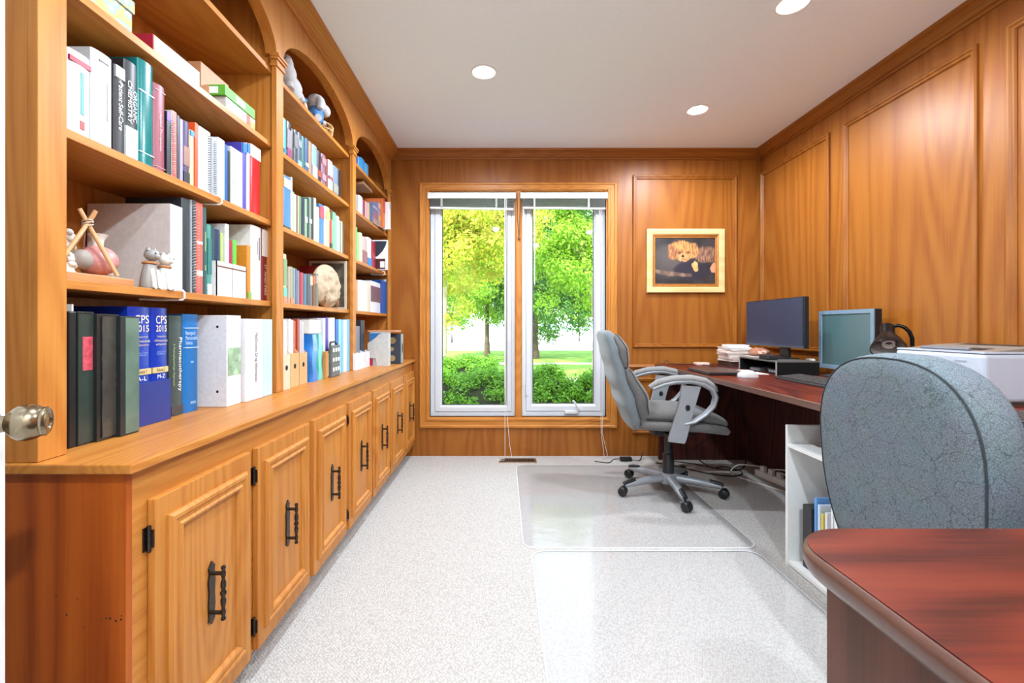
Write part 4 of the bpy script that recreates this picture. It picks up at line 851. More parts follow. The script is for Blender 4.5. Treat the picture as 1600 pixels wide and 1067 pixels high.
# carved ornament
Yc = (YX(499, -.93) + YX(538, -.93)) / 2; wy = (YX(538, -.93) - YX(499, -.93)) / 2; hz = .118; cm = mat((184, 160, 134), .6, var=.14, scale=40, bump=.8)
t = thing('carved_ornament', (-.95, Yc, z), 'cream carved oval shell ornament standing upright in middle bay', 'ornament')
mb = MB(); rg = []; nu, nv = 64, 44
for i in range(1, nv):
    ph = math.pi * i / nv; ring = []
    for k in range(nu):
        th = 2 * math.pi * k / nu; d = Vector((math.sin(ph) * math.cos(th), math.sin(ph) * math.sin(th), -math.cos(ph)))
        rel = 1 + .34 * mnoise.noise(d * 3.4) + .2 * (1 - abs(mnoise.noise(d * 5.5 + Vector((3, 1, 2))))) ** 3 - .1
        ring.append(Vector((-.962 + .036 * d.x * rel, Yc + wy * d.y * (1 + .03 * mnoise.noise(d * 4)), z + hz + hz * d.z * .99)))
    rg.append(ring)
mb.loft(rg); mb.build('body', cm, t, smooth=50)
for s in (-1, 1):
    c0 = Vector((-.929, Yc + s * wy * .5, z + .036)); pts = [c0 + Vector((-.002 - .0004 * k, s * (.003 + .0007 * k) * math.cos(k * .55), (.005 + .00125 * k) * math.sin(k * .55))) for k in range(22)]
    MB().tube(pts, .0028, 6).build('scroll', mat((150, 104, 70), .6), t)
# ornaments in the arch of the middle bay
z = SHZ[3]; felt = mat((188, 186, 188), .95, var=.06, scale=120, bump=.6)
t = thing('plush_toy', (-.97, 2.05, z), 'white plush horse with black mane in the middle arch', 'plush toy')
mb = MB().blob((-.965, 2.05, z + .05), (.05, .075, .055)).blob((-.955, 2.0, z + .085), (.04, .05, .05)); mb.tube([(-.955, 2.0, z + .09), (-.95, 1.985, z + .13), (-.94, 1.97, z + .14)], [.035, .03, .02], 10)
for (dy, dx) in ((-.05, .02), (.05, .02), (-.05, -.03), (.05, -.03)): mb.tube([(-.965 + dx, 2.05 + dy, z + .04), (-.955 + dx, 2.05 + dy * 1.2, z + .012)], [.02, .018], 8)
mb.build('body', felt, t, smooth=60)
MB().tube([(-.985, 2.0, z + .13), (-.99, 2.03, z + .125), (-.99, 2.06, z + .1)], [.016, .014, .01], 8).build('mane', mat((40, 36, 36), .9), t)
t = thing('small_figurine', (-.945, 2.16, z), 'tiny blue and cream figurine in the middle arch', 'figurine')
MB().lathe([(.012, 0), (.014, .01), (.01, .03), (.006, .036)], 12, Matrix.Translation((-.945, 2.16, z))).build('body', mat((214, 190, 160), .6), t, smooth=50); MB().blob((-.945, 2.16, z + .046), .013).build('cap', mat((40, 120, 170), .7), t)
t = thing('plush_toy', (-.965, 2.31, z), 'white plush animal in blue clothes in the middle arch', 'plush toy')
MB().blob((-.95, 2.3, z + .04), (.035, .05, .045)).build('blue_clothes', mat((70, 120, 180), .9, var=.25, scale=60), t, smooth=60)
mb = MB().blob((-.955, 2.32, z + .11), (.045, .05, .045)).blob((-.935, 2.365, z + .095), (.032, .045, .03)).tube([(-.93, 2.29, z + .12), (-.918, 2.275, z + .09), (-.918, 2.27, z + .06)], [.015, .02, .016], 10); mb.build('head', felt, t, smooth=60)
MB().blob((-.985, 2.375, z + .13), (.02, .022, .02)).build('red_bow', mat((130, 30, 36), .9), t)
mb = MB()
for s in (-1, 1): mb.tube([(-.93, 2.3 + s * .03, z + .015), (-.92, 2.3 + s * .04, z + .012)], [.016, .018], 8)
mb.build('feet', felt, t, smooth=60)
t = thing('slat_basket', (-.96, 2.46, z), 'small round wooden slat basket in the middle arch', 'basket')
sl = mat((206, 166, 116), .7, var=.15)
for k in range(14):
    a = 2 * math.pi * k / 14; c_, s_ = math.cos(a), math.sin(a); MB().tube([(-.965 + .03 * c_, 2.455 + .04 * s_, z), (-.965 + .036 * c_, 2.455 + .05 * s_, z + .055)], .0075, 6, flat=.3, up=(c_, s_, 0)).build('slat', sl, t)
for zz, q in ((.054, 1.0), (.03, .94)): MB().tube([(-.965 + .038 * q * math.cos(a), 2.455 + .052 * q * math.sin(a), z + zz) for a in [2 * math.pi * k / 20 for k in range(21)]], .004, 6).build('hoop', sl, t)
MB().lathe([(.028, 0), (.028, .003)], 18, Matrix.Translation((-.965, 2.455, z + .001))).build('bottom', sl, t)

# counter of the middle bay
z = CZT; g = 'files on the counter of the middle bay'
card = mat((206, 162, 112), .75, var=.06, scale=60)
for i, (a, b_, X, c, lb) in enumerate(((442, 453.5, -.905, (218, 196, 170), 'whitish cardboard magazine file, nearest of three on the counter'), (454.5, 467, -.91, (206, 166, 116), 'brown cardboard magazine file, middle of three on the counter'), (468, 480, -.915, (206, 162, 112), 'brown cardboard magazine file, farthest of three on the counter'))):
    Y0, Y1 = YX(a, X), YX(b_, X); t = thing('magazine_file', (X - .1, (Y0 + Y1) / 2, z), lb, 'magazine file', 'cardboard magazine files'); cm = mat(c, .75, var=.06, scale=60)
    h0 = ZY((554.3, 552, 551)[i], (Y0 + Y1) / 2) - z
    box_obj('front_panel', (X - .003, X, Y0, Y1, z, z + h0), cm, t)
    for yy in (Y0, Y1 - .003): MB().prism([(X - .003, z), (X - .003, z + h0), (X - .1, z + h0 + .1), (X - .22, z + h0 + .1), (X - .22, z)], 'y', yy, yy + .003).build('side_panel', cm, t, smooth=0)
    box_obj('bottom_panel', (X - .22, X - .003, Y0 + .003, Y1 - .003, z, z + .003), cm, t)
    MB().lathe([(.0001, .0006), (.011, .0006), (.011, 0)], 16, Matrix.Translation((X, (Y0 + Y1) / 2, z + .09)) @ Matrix.Rotation(R(90), 4, 'Y')).build('finger_hole_shade', mat((40, 28, 20), .9), t)  # no opening cut: a dark disc paints the shade inside the hole
    for k in range(3):
        yy = Y0 + .006 + (Y1 - Y0 - .012) * k / 3; cc = [(226, 222, 220), (214, 204, 204), (230, 228, 226), (222, 220, 222), (228, 228, 230), (190, 92, 62), (170, 76, 56), (176, 172, 180), (182, 178, 186)][i * 3 + k]
        bk('booklet', None, yy, yy + (Y1 - Y0 - .012) / 3, z + .0035, .292 - .004 * k, X - .012, .2, cc, '%s booklet, %s in the %s cardboard magazine file' % ('rust red' if cc[0] > 160 and cc[1] < 100 else 'grey' if cc[0] < 190 else 'white', ORD[k], ['nearest', 'middle', 'farthest'][i]), 'booklet', 'booklets in the cardboard files', flat=True)
bk('folder', None, YX(480.6, -.93), YX(482.5, -.93), z, .285, -.93, .2, (110, 120, 170), 'thin violet folder beside the cardboard files', 'folder', g, flat=True)
bk('folder', None, YX(483, -.93), YX(486.5, -.93), z, .29, -.93, .2, (130, 180, 226), 'pale blue folder beside the wavy blue file', 'folder', g, flat=True)
for i, (a, b_, c, X, lb) in enumerate(((487, 496.5, (24, 118, 206), -.905, 'bright blue wavy plastic magazine file'), (497, 504.5, (96, 196, 186), -.91, 'aqua green wavy plastic magazine file'))):
    Y0, Y1 = YX(a, X), YX(b_, X); t = thing('wavy_file', (X - .1, (Y0 + Y1) / 2, z), lb, 'magazine file', 'wavy plastic files')
    rg = []
    for k in range(21):
        f = k / 20; ww = .5 * (1 + .16 * math.cos(f * 9.5 + .3)) * .86; sh = (Y1 - Y0) * .09 * math.sin(f * 9.5 + 1.0); ym = (Y0 + Y1) / 2 + sh; hw_ = (Y1 - Y0) * ww; zz = z + .225 * f
        rg.append([Vector((X, ym - hw_ * .8, zz)), Vector((X, ym + hw_ * .8, zz)), Vector((X - .012, ym + hw_, zz)), Vector((X - .2, ym + hw_, zz)), Vector((X - .2, ym - hw_, zz)), Vector((X - .012, ym - hw_, zz))])
    MB().loft(rg).build('shell', mat(c, .2, coat=.3), t, smooth=40)
    box_obj('papers', (X - .19, X - .012, Y0 + .003, Y1 - .003, z + .23, z + .295), paper, t)
pxrow(z, -.92, [(505.2, 508.5, 497, (226, 226, 232), 'white report', dict(flat=True)), (509, 512.8, 496, (84, 58, 160), 'purple folder', dict(flat=True)), (513.2, 518, 497, (206, 206, 226), 'lilac striped report', dict(flat=True)), (518.4, 524.3, 496, (226, 218, 212), 'curled white report', dict()), (524.8, 529, 499, (30, 100, 180), 'blue binder', dict(flat=True)), (529.4, 533, 499, (140, 200, 230), 'light blue folder', dict(flat=True)), (533.4, 537, 500, (120, 180, 206), 'teal blue folder', dict(flat=True)), (537.4, 543, 500, (228, 232, 236), 'white binder', dict()), (543.4, 549.5, 499, (130, 186, 220), 'sky blue binder', dict())], 'folder', 'in the counter folders of middle bay', 'folders on the counter of the middle bay', depth=.2, clear=.31)
t = boxy('tan_box', 'small tan box leaning before the purple folder', 'box', -.918, -.900, YX(509, -.9), YX(516, -.9), z, z + .135, (196, 140, 80)); box_obj('cream_label', (-.9005, -.8993, YX(512, -.9), YX(515.5, -.9), z + .01, z + .125), mat((226, 206, 170), .6), t)
Y0, Y1 = YX(517.5, -.885), YX(530.5, -.885); t = thing('calculator', (-.89, (Y0 + Y1) / 2, z), 'dark grey desk calculator with white keys standing on edge', 'calculator')
bevel(MB().box(-.898, -.882, Y0, Y1, z, z + .165).build('case', mat((92, 98, 98), .5), t, smooth=0), .004)
for r in range(3):
    for c in range(3):
        yy = Y0 + (Y1 - Y0) * (.12 + .29 * c); zz = z + .03 + r * .05; box_obj('key', (-.882, -.8795, yy, yy + (Y1 - Y0) * .17, zz, zz + .02), mat((232, 232, 230), .5), t, .001)
MB().tube([(-.895, Y0 + .01, z + .165), (-.9, Y0 + .03, z + .18), (-.9, Y1 - .03, z + .182), (-.895, Y1 - .01, z + .166)], .005, 7).build('clip', black_pl, t)

# far bay
z = SHZ[3]
pxrow(z, -.945, [(556.3, 560.2, 246, (84, 84, 150), 'small violet book', {}), (560.6, 564, 246, (60, 140, 200), 'small blue book', {}), (564.4, 570.8, 249, (52, 140, 200), 'thick bright blue book', {}), (571.2, 576.5, 257, (80, 150, 200), 'light blue book', {})], 'book', 'in the far arch', 'blue books in the far arch', depth=.13, clear=.2)
pxrow(SHZ[2], -.94, [(556.5, 560.8, 305, (150, 146, 144), 'grey book', {}), (561.2, 567.6, 307, (206, 210, 222), 'pale lavender book', {}), (568.2, 571, 314, (116, 40, 56), 'maroon book', {}), (571.4, 575.2, 316, (190, 140, 146), 'pink book', {}), (575.6, 578, 317, (176, 150, 110), 'tan book', {}), (578.4, 582.4, 321, (120, 126, 116), 'grey green book', {})], 'book', 'on top book row of far bay', 'books on the top row of the far bay', depth=.16, clear=.26)
t = boxy('flat_book', 'brown flat book lying across the maroon and pink books', 'book', -1.08, -.955, YX(568, -.955), YX(582, -.955), SHZ[2] + .2385, SHZ[2] + .26, (150, 110, 84))
pxrow(SHZ[2], -.915, [(583.2, 591.5, 321, (84, 100, 140), 'blue picture book', dict(bands=[(.0, .3, (150, 120, 110)), (.3, .6, (140, 84, 96)), (.8, .9, (170, 160, 160))], X=-.92)), (592, 601.5, 320, (130, 116, 140), 'colourful magazine', dict(bands=[(0, .25, (150, 130, 110)), (.25, .45, (186, 150, 80)), (.75, .95, (190, 160, 150))], X=-.91))], 'book', 'before red annual of far bay', 'magazines at the end of the far bay', depth=.16, clear=.26)
# books leaning out past the frame at the far end of the bay
bk('book', None, 3.36, 3.40, SHZ[2], .215, -.885, .16, (190, 100, 50), 'orange and red annual sticking out of the far bay', 'book', None, bands=[(.5, 1, (170, 36, 40))])
bk('book', None, 3.42, 3.455, SHZ[2], .205, -.855, .16, (226, 210, 206), 'pale pink magazine sticking out farthest of far bay', 'book', None, bands=[(.75, .95, (160, 160, 166))])
pxrow(SHZ[1], -.94, [(556, 559.2, 355, (96, 170, 84), 'tall green book', {}), (559.6, 562.4, 364, (150, 190, 120), 'thin light green book', {}), (562.8, 566.8, 364, (190, 200, 170), 'sage book', {}), (567.2, 574.6, 371, (196, 166, 164), 'pinkish book', dict(bands=[(.05, .5, (150, 100, 100))])), (575, 581, 372, (226, 232, 236), 'white and blue book', dict(bands=[(.02, .3, (40, 130, 200))])), (582, 588, 378, (150, 30, 44), 'red book', {}), (588.4, 595, 378, (214, 190, 190), 'rose white book', {}), (595.4, 599.6, 381, (150, 130, 140), 'patterned book', dict(bands=[(.3, .8, (210, 200, 200))]))], 'book', 'on second book row of far bay', 'books on the second row of the far bay', depth=.16, clear=.27)
t = bk('book', None, 3.36, 3.40, SHZ[1], .218, -.86, .18, (226, 224, 226), 'white and black book standing out of the far bay', 'book', None)
MB().prism([(-.862, SHZ[1] + .21), (-.955, SHZ[1] + .21), (-.955, SHZ[1] + .09), (-.93, SHZ[1] + .1), (-.895, SHZ[1] + .135), (-.87, SHZ[1] + .18)], 'y', 3.3594, 3.3602).build('printed_shape', mat((34, 40, 54), .5), t, smooth=0)
box_obj('printed_block', (-.955, -.875, 3.3594, 3.3602, SHZ[1] + .004, SHZ[1] + .08), mat((70, 24, 34), .5), t); box_obj('printed_label', (-.912, -.88, 3.3588, 3.3595, SHZ[1] + .015, SHZ[1] + .06), mat((226, 222, 220), .5), t)
pxrow(SHZ[0], -.93, [(556, 558.6, 441, (206, 140, 80), 'thin orange folder', dict(flat=True)), (559.4, 564, 438, (222, 216, 214), 'white report', dict(flat=True)), (564.4, 569.4, 438, (214, 210, 212), 'greyish white report', dict(flat=True)), (569.8, 574.4, 440, (222, 214, 204), 'cream report', dict(flat=True)), (574.8, 579, 440, (206, 196, 180), 'beige report', dict(flat=True)), (579.6, 595.4, 441, (214, 214, 226), 'white album with picture', dict(bands=[(.35, .85, (110, 84, 96))])), (596, 604, 439, (22, 84, 166), 'royal blue binder', dict(flat=True)), (604.4, 607.2, 437, (222, 222, 222), 'thin white folder', dict(flat=True))], 'folder', 'on lowest shelf of far bay', 'folders on the lowest shelf of the far bay', depth=.18, clear=.28)
z = CZT
for i, (a, b_) in enumerate(((555.5, 561.3), (561.7, 570), (570.4, 577.6))):
    X = -.885; Y0, Y1 = YX(a, X), YX(b_, X); t = thing('white_file', (X - .09, (Y0 + Y1) / 2, z), 'white magazine file, %s of three on the far counter' % ['nearest', 'middle', 'farthest'][i], 'magazine file', 'white magazine files')
    wm = mat((226, 224, 232), .5); box_obj('front_panel', (X - .003, X, Y0, Y1, z, z + .1), wm, t); box_obj('bottom_panel', (X - .2, X - .003, Y0 + .003, Y1 - .003, z, z + .003), wm, t)
    for yy in (Y0, Y1 - .003): MB().prism([(X - .003, z), (X - .003, z + .1), (X - .06, z + .12), (X - .12, z + .25), (X - .2, z + .25), (X - .2, z)], 'y', yy, yy + .003).build('side_panel', wm, t, smooth=0)
    bk('document', None, Y0 + .006, Y1 - .006, z + .0035, (.27, .262, .3)[i], X - .03, .16, ((196, 198, 204), (120, 124, 136), (44, 46, 50))[i], ['pale grey papers in the nearest white magazine file', 'slate grey papers in the middle white magazine file', 'black folder in the farthest white magazine file'][i], 'document', None, flat=True)
# grey holder and dark box at the far end of the counter
Yh = 3.03; t = thing('document_holder', (-.80, Yh + .03, z), 'grey plastic document holder at far end of the counter', 'document holder')
gm = mat((190, 192, 190), .45); xa, xb = (574.5 - CX) * Yh / F, (606 - CX) * Yh / F
MB().prism([(xa, z + .001), (xa + .09, z + .06), (xa + .09, z + .001)][::1], 'y', Yh, Yh + .001).build('corner_fold', gm, t, smooth=0) if False else None
MB().prism([(xa + .012, z + .052), (xa + .012, z + .105), (xa, z + .105), (xa, z + .15), (xa + .055, z + .19), (xa + .075, z + .212), (xb, z + .212), (xb, z), (xa + .06, z), (xa + .055, z + .052)], 'y', Yh, Yh + .003).build('front_panel', gm, t, smooth=0)
box_obj('back_panel', (xa, xb, Yh + .057, Yh + .06, z, z + .225), gm, t); box_obj('end_panel', (xb, xb + .003, Yh, Yh + .06, z, z + .214), gm, t); box_obj('bottom_panel', (xa, xb, Yh + .003, Yh + .057, z, z + .002), gm, t)
boxy('red_booklet', 'red booklet corner showing in the grey document holder', 'booklet', xa + .005, xa + .03, Yh + .006, Yh + .012, z + .0025, z + .06, (190, 30, 60))
boxy('blue_folder', 'blue folder standing inside the grey document holder', 'folder', xa + .004, xa + .08, Yh + .02, Yh + .03, z + .0025, z + .218, (40, 110, 170))
boxy('clear_card', 'grey card standing low in the grey document holder', 'card', xa + .032, xa + .058, Yh + .006, Yh + .010, z + .0025, z + .05, (170, 172, 174))
Yd = 3.2; xa2, xb2 = (609 - CX) * Yd / F, (626 - CX) * Yd / F; t = thing('patterned_box', ((xa2 + xb2) / 2, Yd + .07, z), 'navy file box with gold flower print at far counter end', 'box')
box_obj('body', (xa2 - .14, xb2, Yd, Yd + .07, z, z + .212), mat((52, 58, 72), .5), t, .002)
for (dx, dz, r) in ((.0, .165, .024), (-.005, .105, .016), (.0, .04, .021), (-.03, .19, .012)):
    MB().lathe([(.0001, .0004), (r, .0004), (r, 0)], 18, Matrix.Translation((xa2 + .018 + dx, Yd - .0002, z + dz)) @ Matrix.Rotation(R(90), 4, 'X')).build('gold_print', mat((176, 140, 92), .5, var=.3, scale=120), t)
box_obj('side_sleeve', (xb2, xb2 + .004, Yd + .004, Yd + .066, z + .004, z + .208), mat((150, 152, 146), .5), t); MB().lathe([(.0001, .0005), (.02, .0005), (.02, 0)], 18, Matrix.Translation((xb2 + .004, Yd + .035, z + .11)) @ Matrix.Rotation(R(90), 4, 'Y') @ Matrix.Diagonal((1.9, .8, 1, 1))).build('finger_hole_shade', mat((30, 26, 24), .9), t)  # oval hole is a dark disc with its inner shade painted on
t = thing('copper_sheet', ((xa + xb2) / 2, Yh + .15, z + .215), 'flat copper brown folder lying on top of the far boxes', 'folder'); box_obj('sheet', (xa - .02, xb2 - .01, Yh + .062, Yd + .065, z + .2255, z + .236), mat((200, 140, 104), .5), t, .001)
# ---------------------------------------------------------------- long desk along the right wall
DZ = 0.75; DX = 1.19
desk = thing('long_desk', (1.6, 2.1, 0), 'long mahogany desk running along the right wall', 'desk')
def nosed(x0, x1, y0, y1, z, th):   # top with a softened edge
    return (x0, x1, y0, y1, z - th, z)
bevel(MB().box(*nosed(DX, 2.03, .72, 3.575, DZ, .03)).build('desktop', mahog_y, desk, smooth=0), .004, 3)
MB().prism([(DX - .004, DZ - .028), (DX - .004, DZ - .003), (DX + .0005, DZ - .0005), (DX + .0005, DZ - .0295)], 'y', .724, 3.571).build('edge_band', mahog_edge, desk, smooth=0)
box_obj('end_panel', (DX + .02, 1.90, 3.545, 3.572, 0, DZ - .03), mahog_dk, desk, .002)
box_obj('modesty_panel', (1.89, 1.91, 1.66, 3.545, .0, DZ - .03), mahog_dk, desk)
box_obj('end_panel', (DX + .03, 2.0, .725, .75, 0, DZ - .03), mahog_dk, desk, .002)
ped = box_obj('pedestal', (1.275, 1.88, 1.375, 1.66, .0, DZ - .0305), mahog_dk, desk, .002)
for (z0, z1) in ((.06, .36), (.37, .54), (.55, .70)):
    d = box_obj('drawer', (1.262, 1.2749, 1.385, 1.65, z0, z1), mahog_dk, desk, .002)
    MB().tube([(1.261, 1.47, (z0 + z1) / 2 + .03), (1.245, 1.475, (z0 + z1) / 2 + .03), (1.245, 1.56, (z0 + z1) / 2 + .03), (1.261, 1.565, (z0 + z1) / 2 + .03)], .004, 7).build('drawer_pull', chrome, d)
# near desk
d2 = thing('near_desk', (1.0, .3, 0), 'glossy mahogany desk with rounded corner in the foreground', 'desk')
x0, x1, y0, y1, r = .392, 1.62, -.45, .658, .085
out = [(x0, y0), (x1, y0), (x1, y1)] + [(x0 + r + r * math.cos(a), y1 - r + r * math.sin(a)) for a in [R(90) + R(90) * k / 10 for k in range(11)]]
def offset(pts, d):      # crude inward offset of the convex outline
    c = Vector(((x0 + x1) / 2, (y0 + y1) / 2)); res = []
    n = len(pts)
    for i in range(n):
        p, a, b_ = Vector(pts[i]), Vector(pts[i - 1]), Vector(pts[(i + 1) % n]); e1 = (p - a).normalized(); e2 = (b_ - p).normalized()
        n1 = Vector((-e1.y, e1.x)); n2 = Vector((-e2.y, e2.x)); m_ = (n1 + n2).normalized(); res.append(p + m_ * d / max(.3, m_.dot(n1)))
    return res
rg = []
prof = [(.02, 0), (.008, .0), (.002, -.004), (0, -.011), (.001, -.022), (.006, -.032), (.016, -.038), (.03, -.04)]
for d, h in prof: rg.append([Vector((p.x, p.y, DZ + h)) for p in offset(out, d)])
MB().loft(rg[1:], caps=False).build('bullnose_edge', mahog_edge, d2, smooth=60)
top = MB(); top.loft([[Vector((p.x, p.y, DZ + .0004)) for p in offset(out, .006)], [Vector((p.x, p.y, DZ - .004)) for p in offset(out, .006)]]); top.loft([[Vector((p.x, p.y, DZ - .004)) for p in offset(out, .02)], [Vector((p.x, p.y, DZ - .0385)) for p in offset(out, .03)]]); top.build('desktop', mahog, d2, smooth=0)
brn = wood('brown_side_panel', (104, 68, 55), (92, 58, 47), (74, 46, 38), 'z', ring=5, across=3, along=.4, rough=.35, pores=.6)
box_obj('side_panel', (.418, .44, -.43, .59, 0, DZ - .04), brn, d2, .002); box_obj('side_panel', (1.58, 1.6, -.43, .59, 0, DZ - .04), brn, d2, .002)
box_obj('modesty_panel', (.44, 1.58, .52, .54, .2, DZ - .04), brn, d2)
bevel(MB().box(.395, .418, .5, .575, 0, .045).build('foot', mahog_dk, d2, smooth=0), .008)

# white open cubby under the desk
cub = thing('white_cubby', (1.39, 1.84, 0), 'white open cubby shelf unit under the long desk', 'shelf unit'); wl = mat((228, 228, 226), .45, var=.02)
cx0, cx1, cy0, cy1, ch = 1.238, 1.55, 1.69, 2.0, .609
box_obj('side_panel', (cx0, cx1, cy1 - .015, cy1, 0, ch), wl, cub, .001); box_obj('side_panel', (cx0, cx1, cy0, cy0 + .015, 0, ch), wl, cub, .001)
box_obj('back_panel', (cx1 - .012, cx1, cy0 + .015, cy1 - .015, .02, ch), wl, cub)
for z in (.02, .53): box_obj('shelf', (cx0 + .002, cx1 - .012, cy0 + .0152, cy1 - .0152, z - .015, z), wl, cub)
t = thing('charging_pad', (1.33, 1.80, .53), 'round black charging pad with cable on the cubby shelf', 'charger'); MB().lathe([(.001, .531), (.05, .5312), (.055, .536), (.052, .541), (.001, .542)], 32, Matrix.Translation((1.335, 1.80, 0))).build('pad', mat((26, 24, 24), .35), t)
MB().tube([(1.37, 1.78, .537), (1.40, 1.765, .545), (1.42, 1.76, .60), (1.43, 1.76, .66), (1.44, 1.77, .715)], .0028, 6).build('cable', black_pl, t)
t = boxy('drive_box', 'black hard drive box on the cubby floor shelf', 'drive', 1.275, 1.45, 1.885, 1.94, .0205, .285, (44, 44, 46))
for k, (a, c, hh, lb) in enumerate(((1.862, (96, 150, 210), .335, 'blue paper folder beside the drive in the cubby'), (1.842, (206, 220, 240), .315, 'pale blue paper folder in the cubby'), (1.822, (214, 196, 80), .285, 'yellow notebook in the cubby'), (1.80, (226, 226, 232), .3, 'white envelope in the cubby'))):
    bk('folder', None, a, a + .014, .0205, hh - .02, 1.45, .17, c, lb, 'folder', 'papers in the cubby', flat=True)
t = thing('white_cable', (1.25, 1.705, .3), 'white cable hanging down inside the cubby front', 'cable'); MB().tube([(1.24, 1.709, .52), (1.236, 1.714, .45), (1.233, 1.708, .36), (1.236, 1.712, .2), (1.242, 1.713, .022)], .0028, 6).build('wire', white_paint, t)

# ---------------------------------------------------------------- chair mats
def mat_plastic():
    m, nt, b = newmat('clear_plastic'); nt.nodes.remove(b); out = nt.nodes['Material Output']
    tr = N(nt, 'ShaderNodeBsdfTransparent'); tr.inputs[0].default_value = (.99, .99, .99, 1); gl = N(nt, 'ShaderNodeBsdfGlossy', Roughness=.12); df = N(nt, 'ShaderNodeBsdfDiffuse'); df.inputs[0].default_value = lin((236, 230, 230))
    g = N(nt, 'ShaderNodeNewGeometry'); nz = N(nt, 'ShaderNodeTexNoise', Scale=7.0, Detail=2.0); nt.links.new(g.outputs['Position'], nz.inputs['Vector']); bp = N(nt, 'ShaderNodeBump', Strength=.06, Distance=.02); nt.links.new(nz.outputs['Fac'], bp.inputs['Height']); nt.links.new(bp.outputs[0], gl.inputs['Normal'])
    fr = N(nt, 'ShaderNodeFresnel', IOR=1.4); m1 = N(nt, 'ShaderNodeMixShader'); m1.inputs[0].default_value = .2; m2 = N(nt, 'ShaderNodeMixShader')
    nt.links.new(tr.outputs[0], m1.inputs[1]); nt.links.new(df.outputs[0], m1.inputs[2]); nt.links.new(fr.outputs[0], m2.inputs[0]); nt.links.new(m1.outputs[0], m2.inputs[1]); nt.links.new(gl.outputs[0], m2.inputs[2]); nt.links.new(m2.outputs[0], out.inputs[0])
    return m
cp = mat_plastic(); edge_pl = mat((226, 228, 232), .3)
for (a, b_, c, d, lb) in ((.09, 1.20, 2.13, 3.40, 'clear plastic chair mat under the grey office chair'), (.125, 1.17, .95, 2.105, 'clear plastic chair mat nearest the viewer')):
    r = .06; pts = []
    for (x, y, s) in ((b_ - r, d - r, 0), (a + r, d - r, 90), (a + r, c + r, 180), (b_ - r, c + r, 270)):
        pts += [(x + r * math.cos(R(s + 90 * k / 6)), y + r * math.sin(R(s + 90 * k / 6))) for k in range(7)]
    t = thing('chair_mat', ((a + b_) / 2, (c + d) / 2, 0), lb, 'chair mat', 'clear chair mats'); MB().add([(x, y, .0035) for x, y in pts], [tuple(range(len(pts)))]).build('sheet', cp, t, smooth=0, fix=False)
    n = len(pts); mb = MB(); vs = [(x, y, .0036) for x, y in pts]; cxm, cym = (a + b_) / 2, (c + d) / 2
    vs += [(x + (.005 if x < cxm else -.005), y + (.005 if y < cym else -.005), .0037) for x, y in pts] + [(x, y, .0) for x, y in pts]
    mb.add(vs, [(k, (k + 1) % n, (k + 1) % n + n, k + n) for k in range(n)] + [(k, k + 2 * n, (k + 1) % n + 2 * n, (k + 1) % n) for k in range(n)]); mb.build('rim', edge_pl, t, smooth=0)

# ---------------------------------------------------------------- grey executive chair
def fabric(name, c, c2, sc=260):
    m, nt, b = newmat(name); g = N(nt, 'ShaderNodeNewGeometry'); nz = N(nt, 'ShaderNodeTexNoise', Scale=sc, Detail=4.0, Roughness=.7); nt.links.new(g.outputs['Position'], nz.inputs['Vector'])
    rp = N(nt, 'ShaderNodeValToRGB'); rp.color_ramp.elements[0].position = .35; rp.color_ramp.elements[1].position = .65; rp.color_ramp.elements[0].color = lin(c); rp.color_ramp.elements[1].color = lin(c2)
    nt.links.new(nz.outputs['Fac'], rp.inputs[0]); nt.links.new(rp.outputs[0], b.inputs['Base Color']); b.inputs['Roughness'].default_value = .9; b.inputs['Specular IOR Level'].default_value = .2; b.inputs['Sheen Weight'].default_value = .3
    bp = N(nt, 'ShaderNodeBump', Strength=.3, Distance=.001); nt.links.new(nz.outputs['Fac'], bp.inputs['Height']); nt.links.new(bp.outputs[0], b.inputs['Normal']); return m
suede = fabric('grey_suede', (84, 82, 81), (108, 105, 103)); suede_side = fabric('grey_suede_lit_side', (92, 101, 106), (120, 128, 132)); seam = mat((54, 54, 58), .8)  # backrest shell: bluish tone of its lit side put into the colour
silver = mat((150, 152, 157), .4, .25, var=.03); padm = fabric('grey_arm_pad', (122, 120, 120), (140, 138, 136), 120)
CXc, CYc = 1.035, 2.86
oc = thing('office_chair', (CXc, CYc, 0), 'grey suede office chair with silver arms facing the long desk', 'chair')
MC = Matrix.Translation((CXc, CYc, 0)) @ Matrix.Rotation(R(-4), 4, 'Z') @ Matrix.Translation((-CXc, -CYc, 0))
def sect(xr, xf, hw, z, zt=0, n=28, e=3.0):
    ring = []; xm, hx = (xr + xf) / 2, (xf - xr) / 2
    for k in range(n):
        a = 2 * math.pi * k / n; c, s = math.cos(a), math.sin(a); sx = math.copysign(abs(c) ** (2 / e), c); sy = math.copysign(abs(s) ** (2 / e), s)
        ring.append(Vector((xm + hx * sx, CYc + hw * sy, z + zt * (sx))))
    return ring
def lerp_tab(tab, z):
    for (a, b_) in zip(tab, tab[1:]):
        if a[0] <= z <= b_[0]: f = (z - a[0]) / (b_[0] - a[0]); f = f * f * (3 - 2 * f); return [p + (q - p) * f for p, q in zip(a[1:], b_[1:])]
    return tab[-1][1:] if z > tab[-1][0] else tab[0][1:]
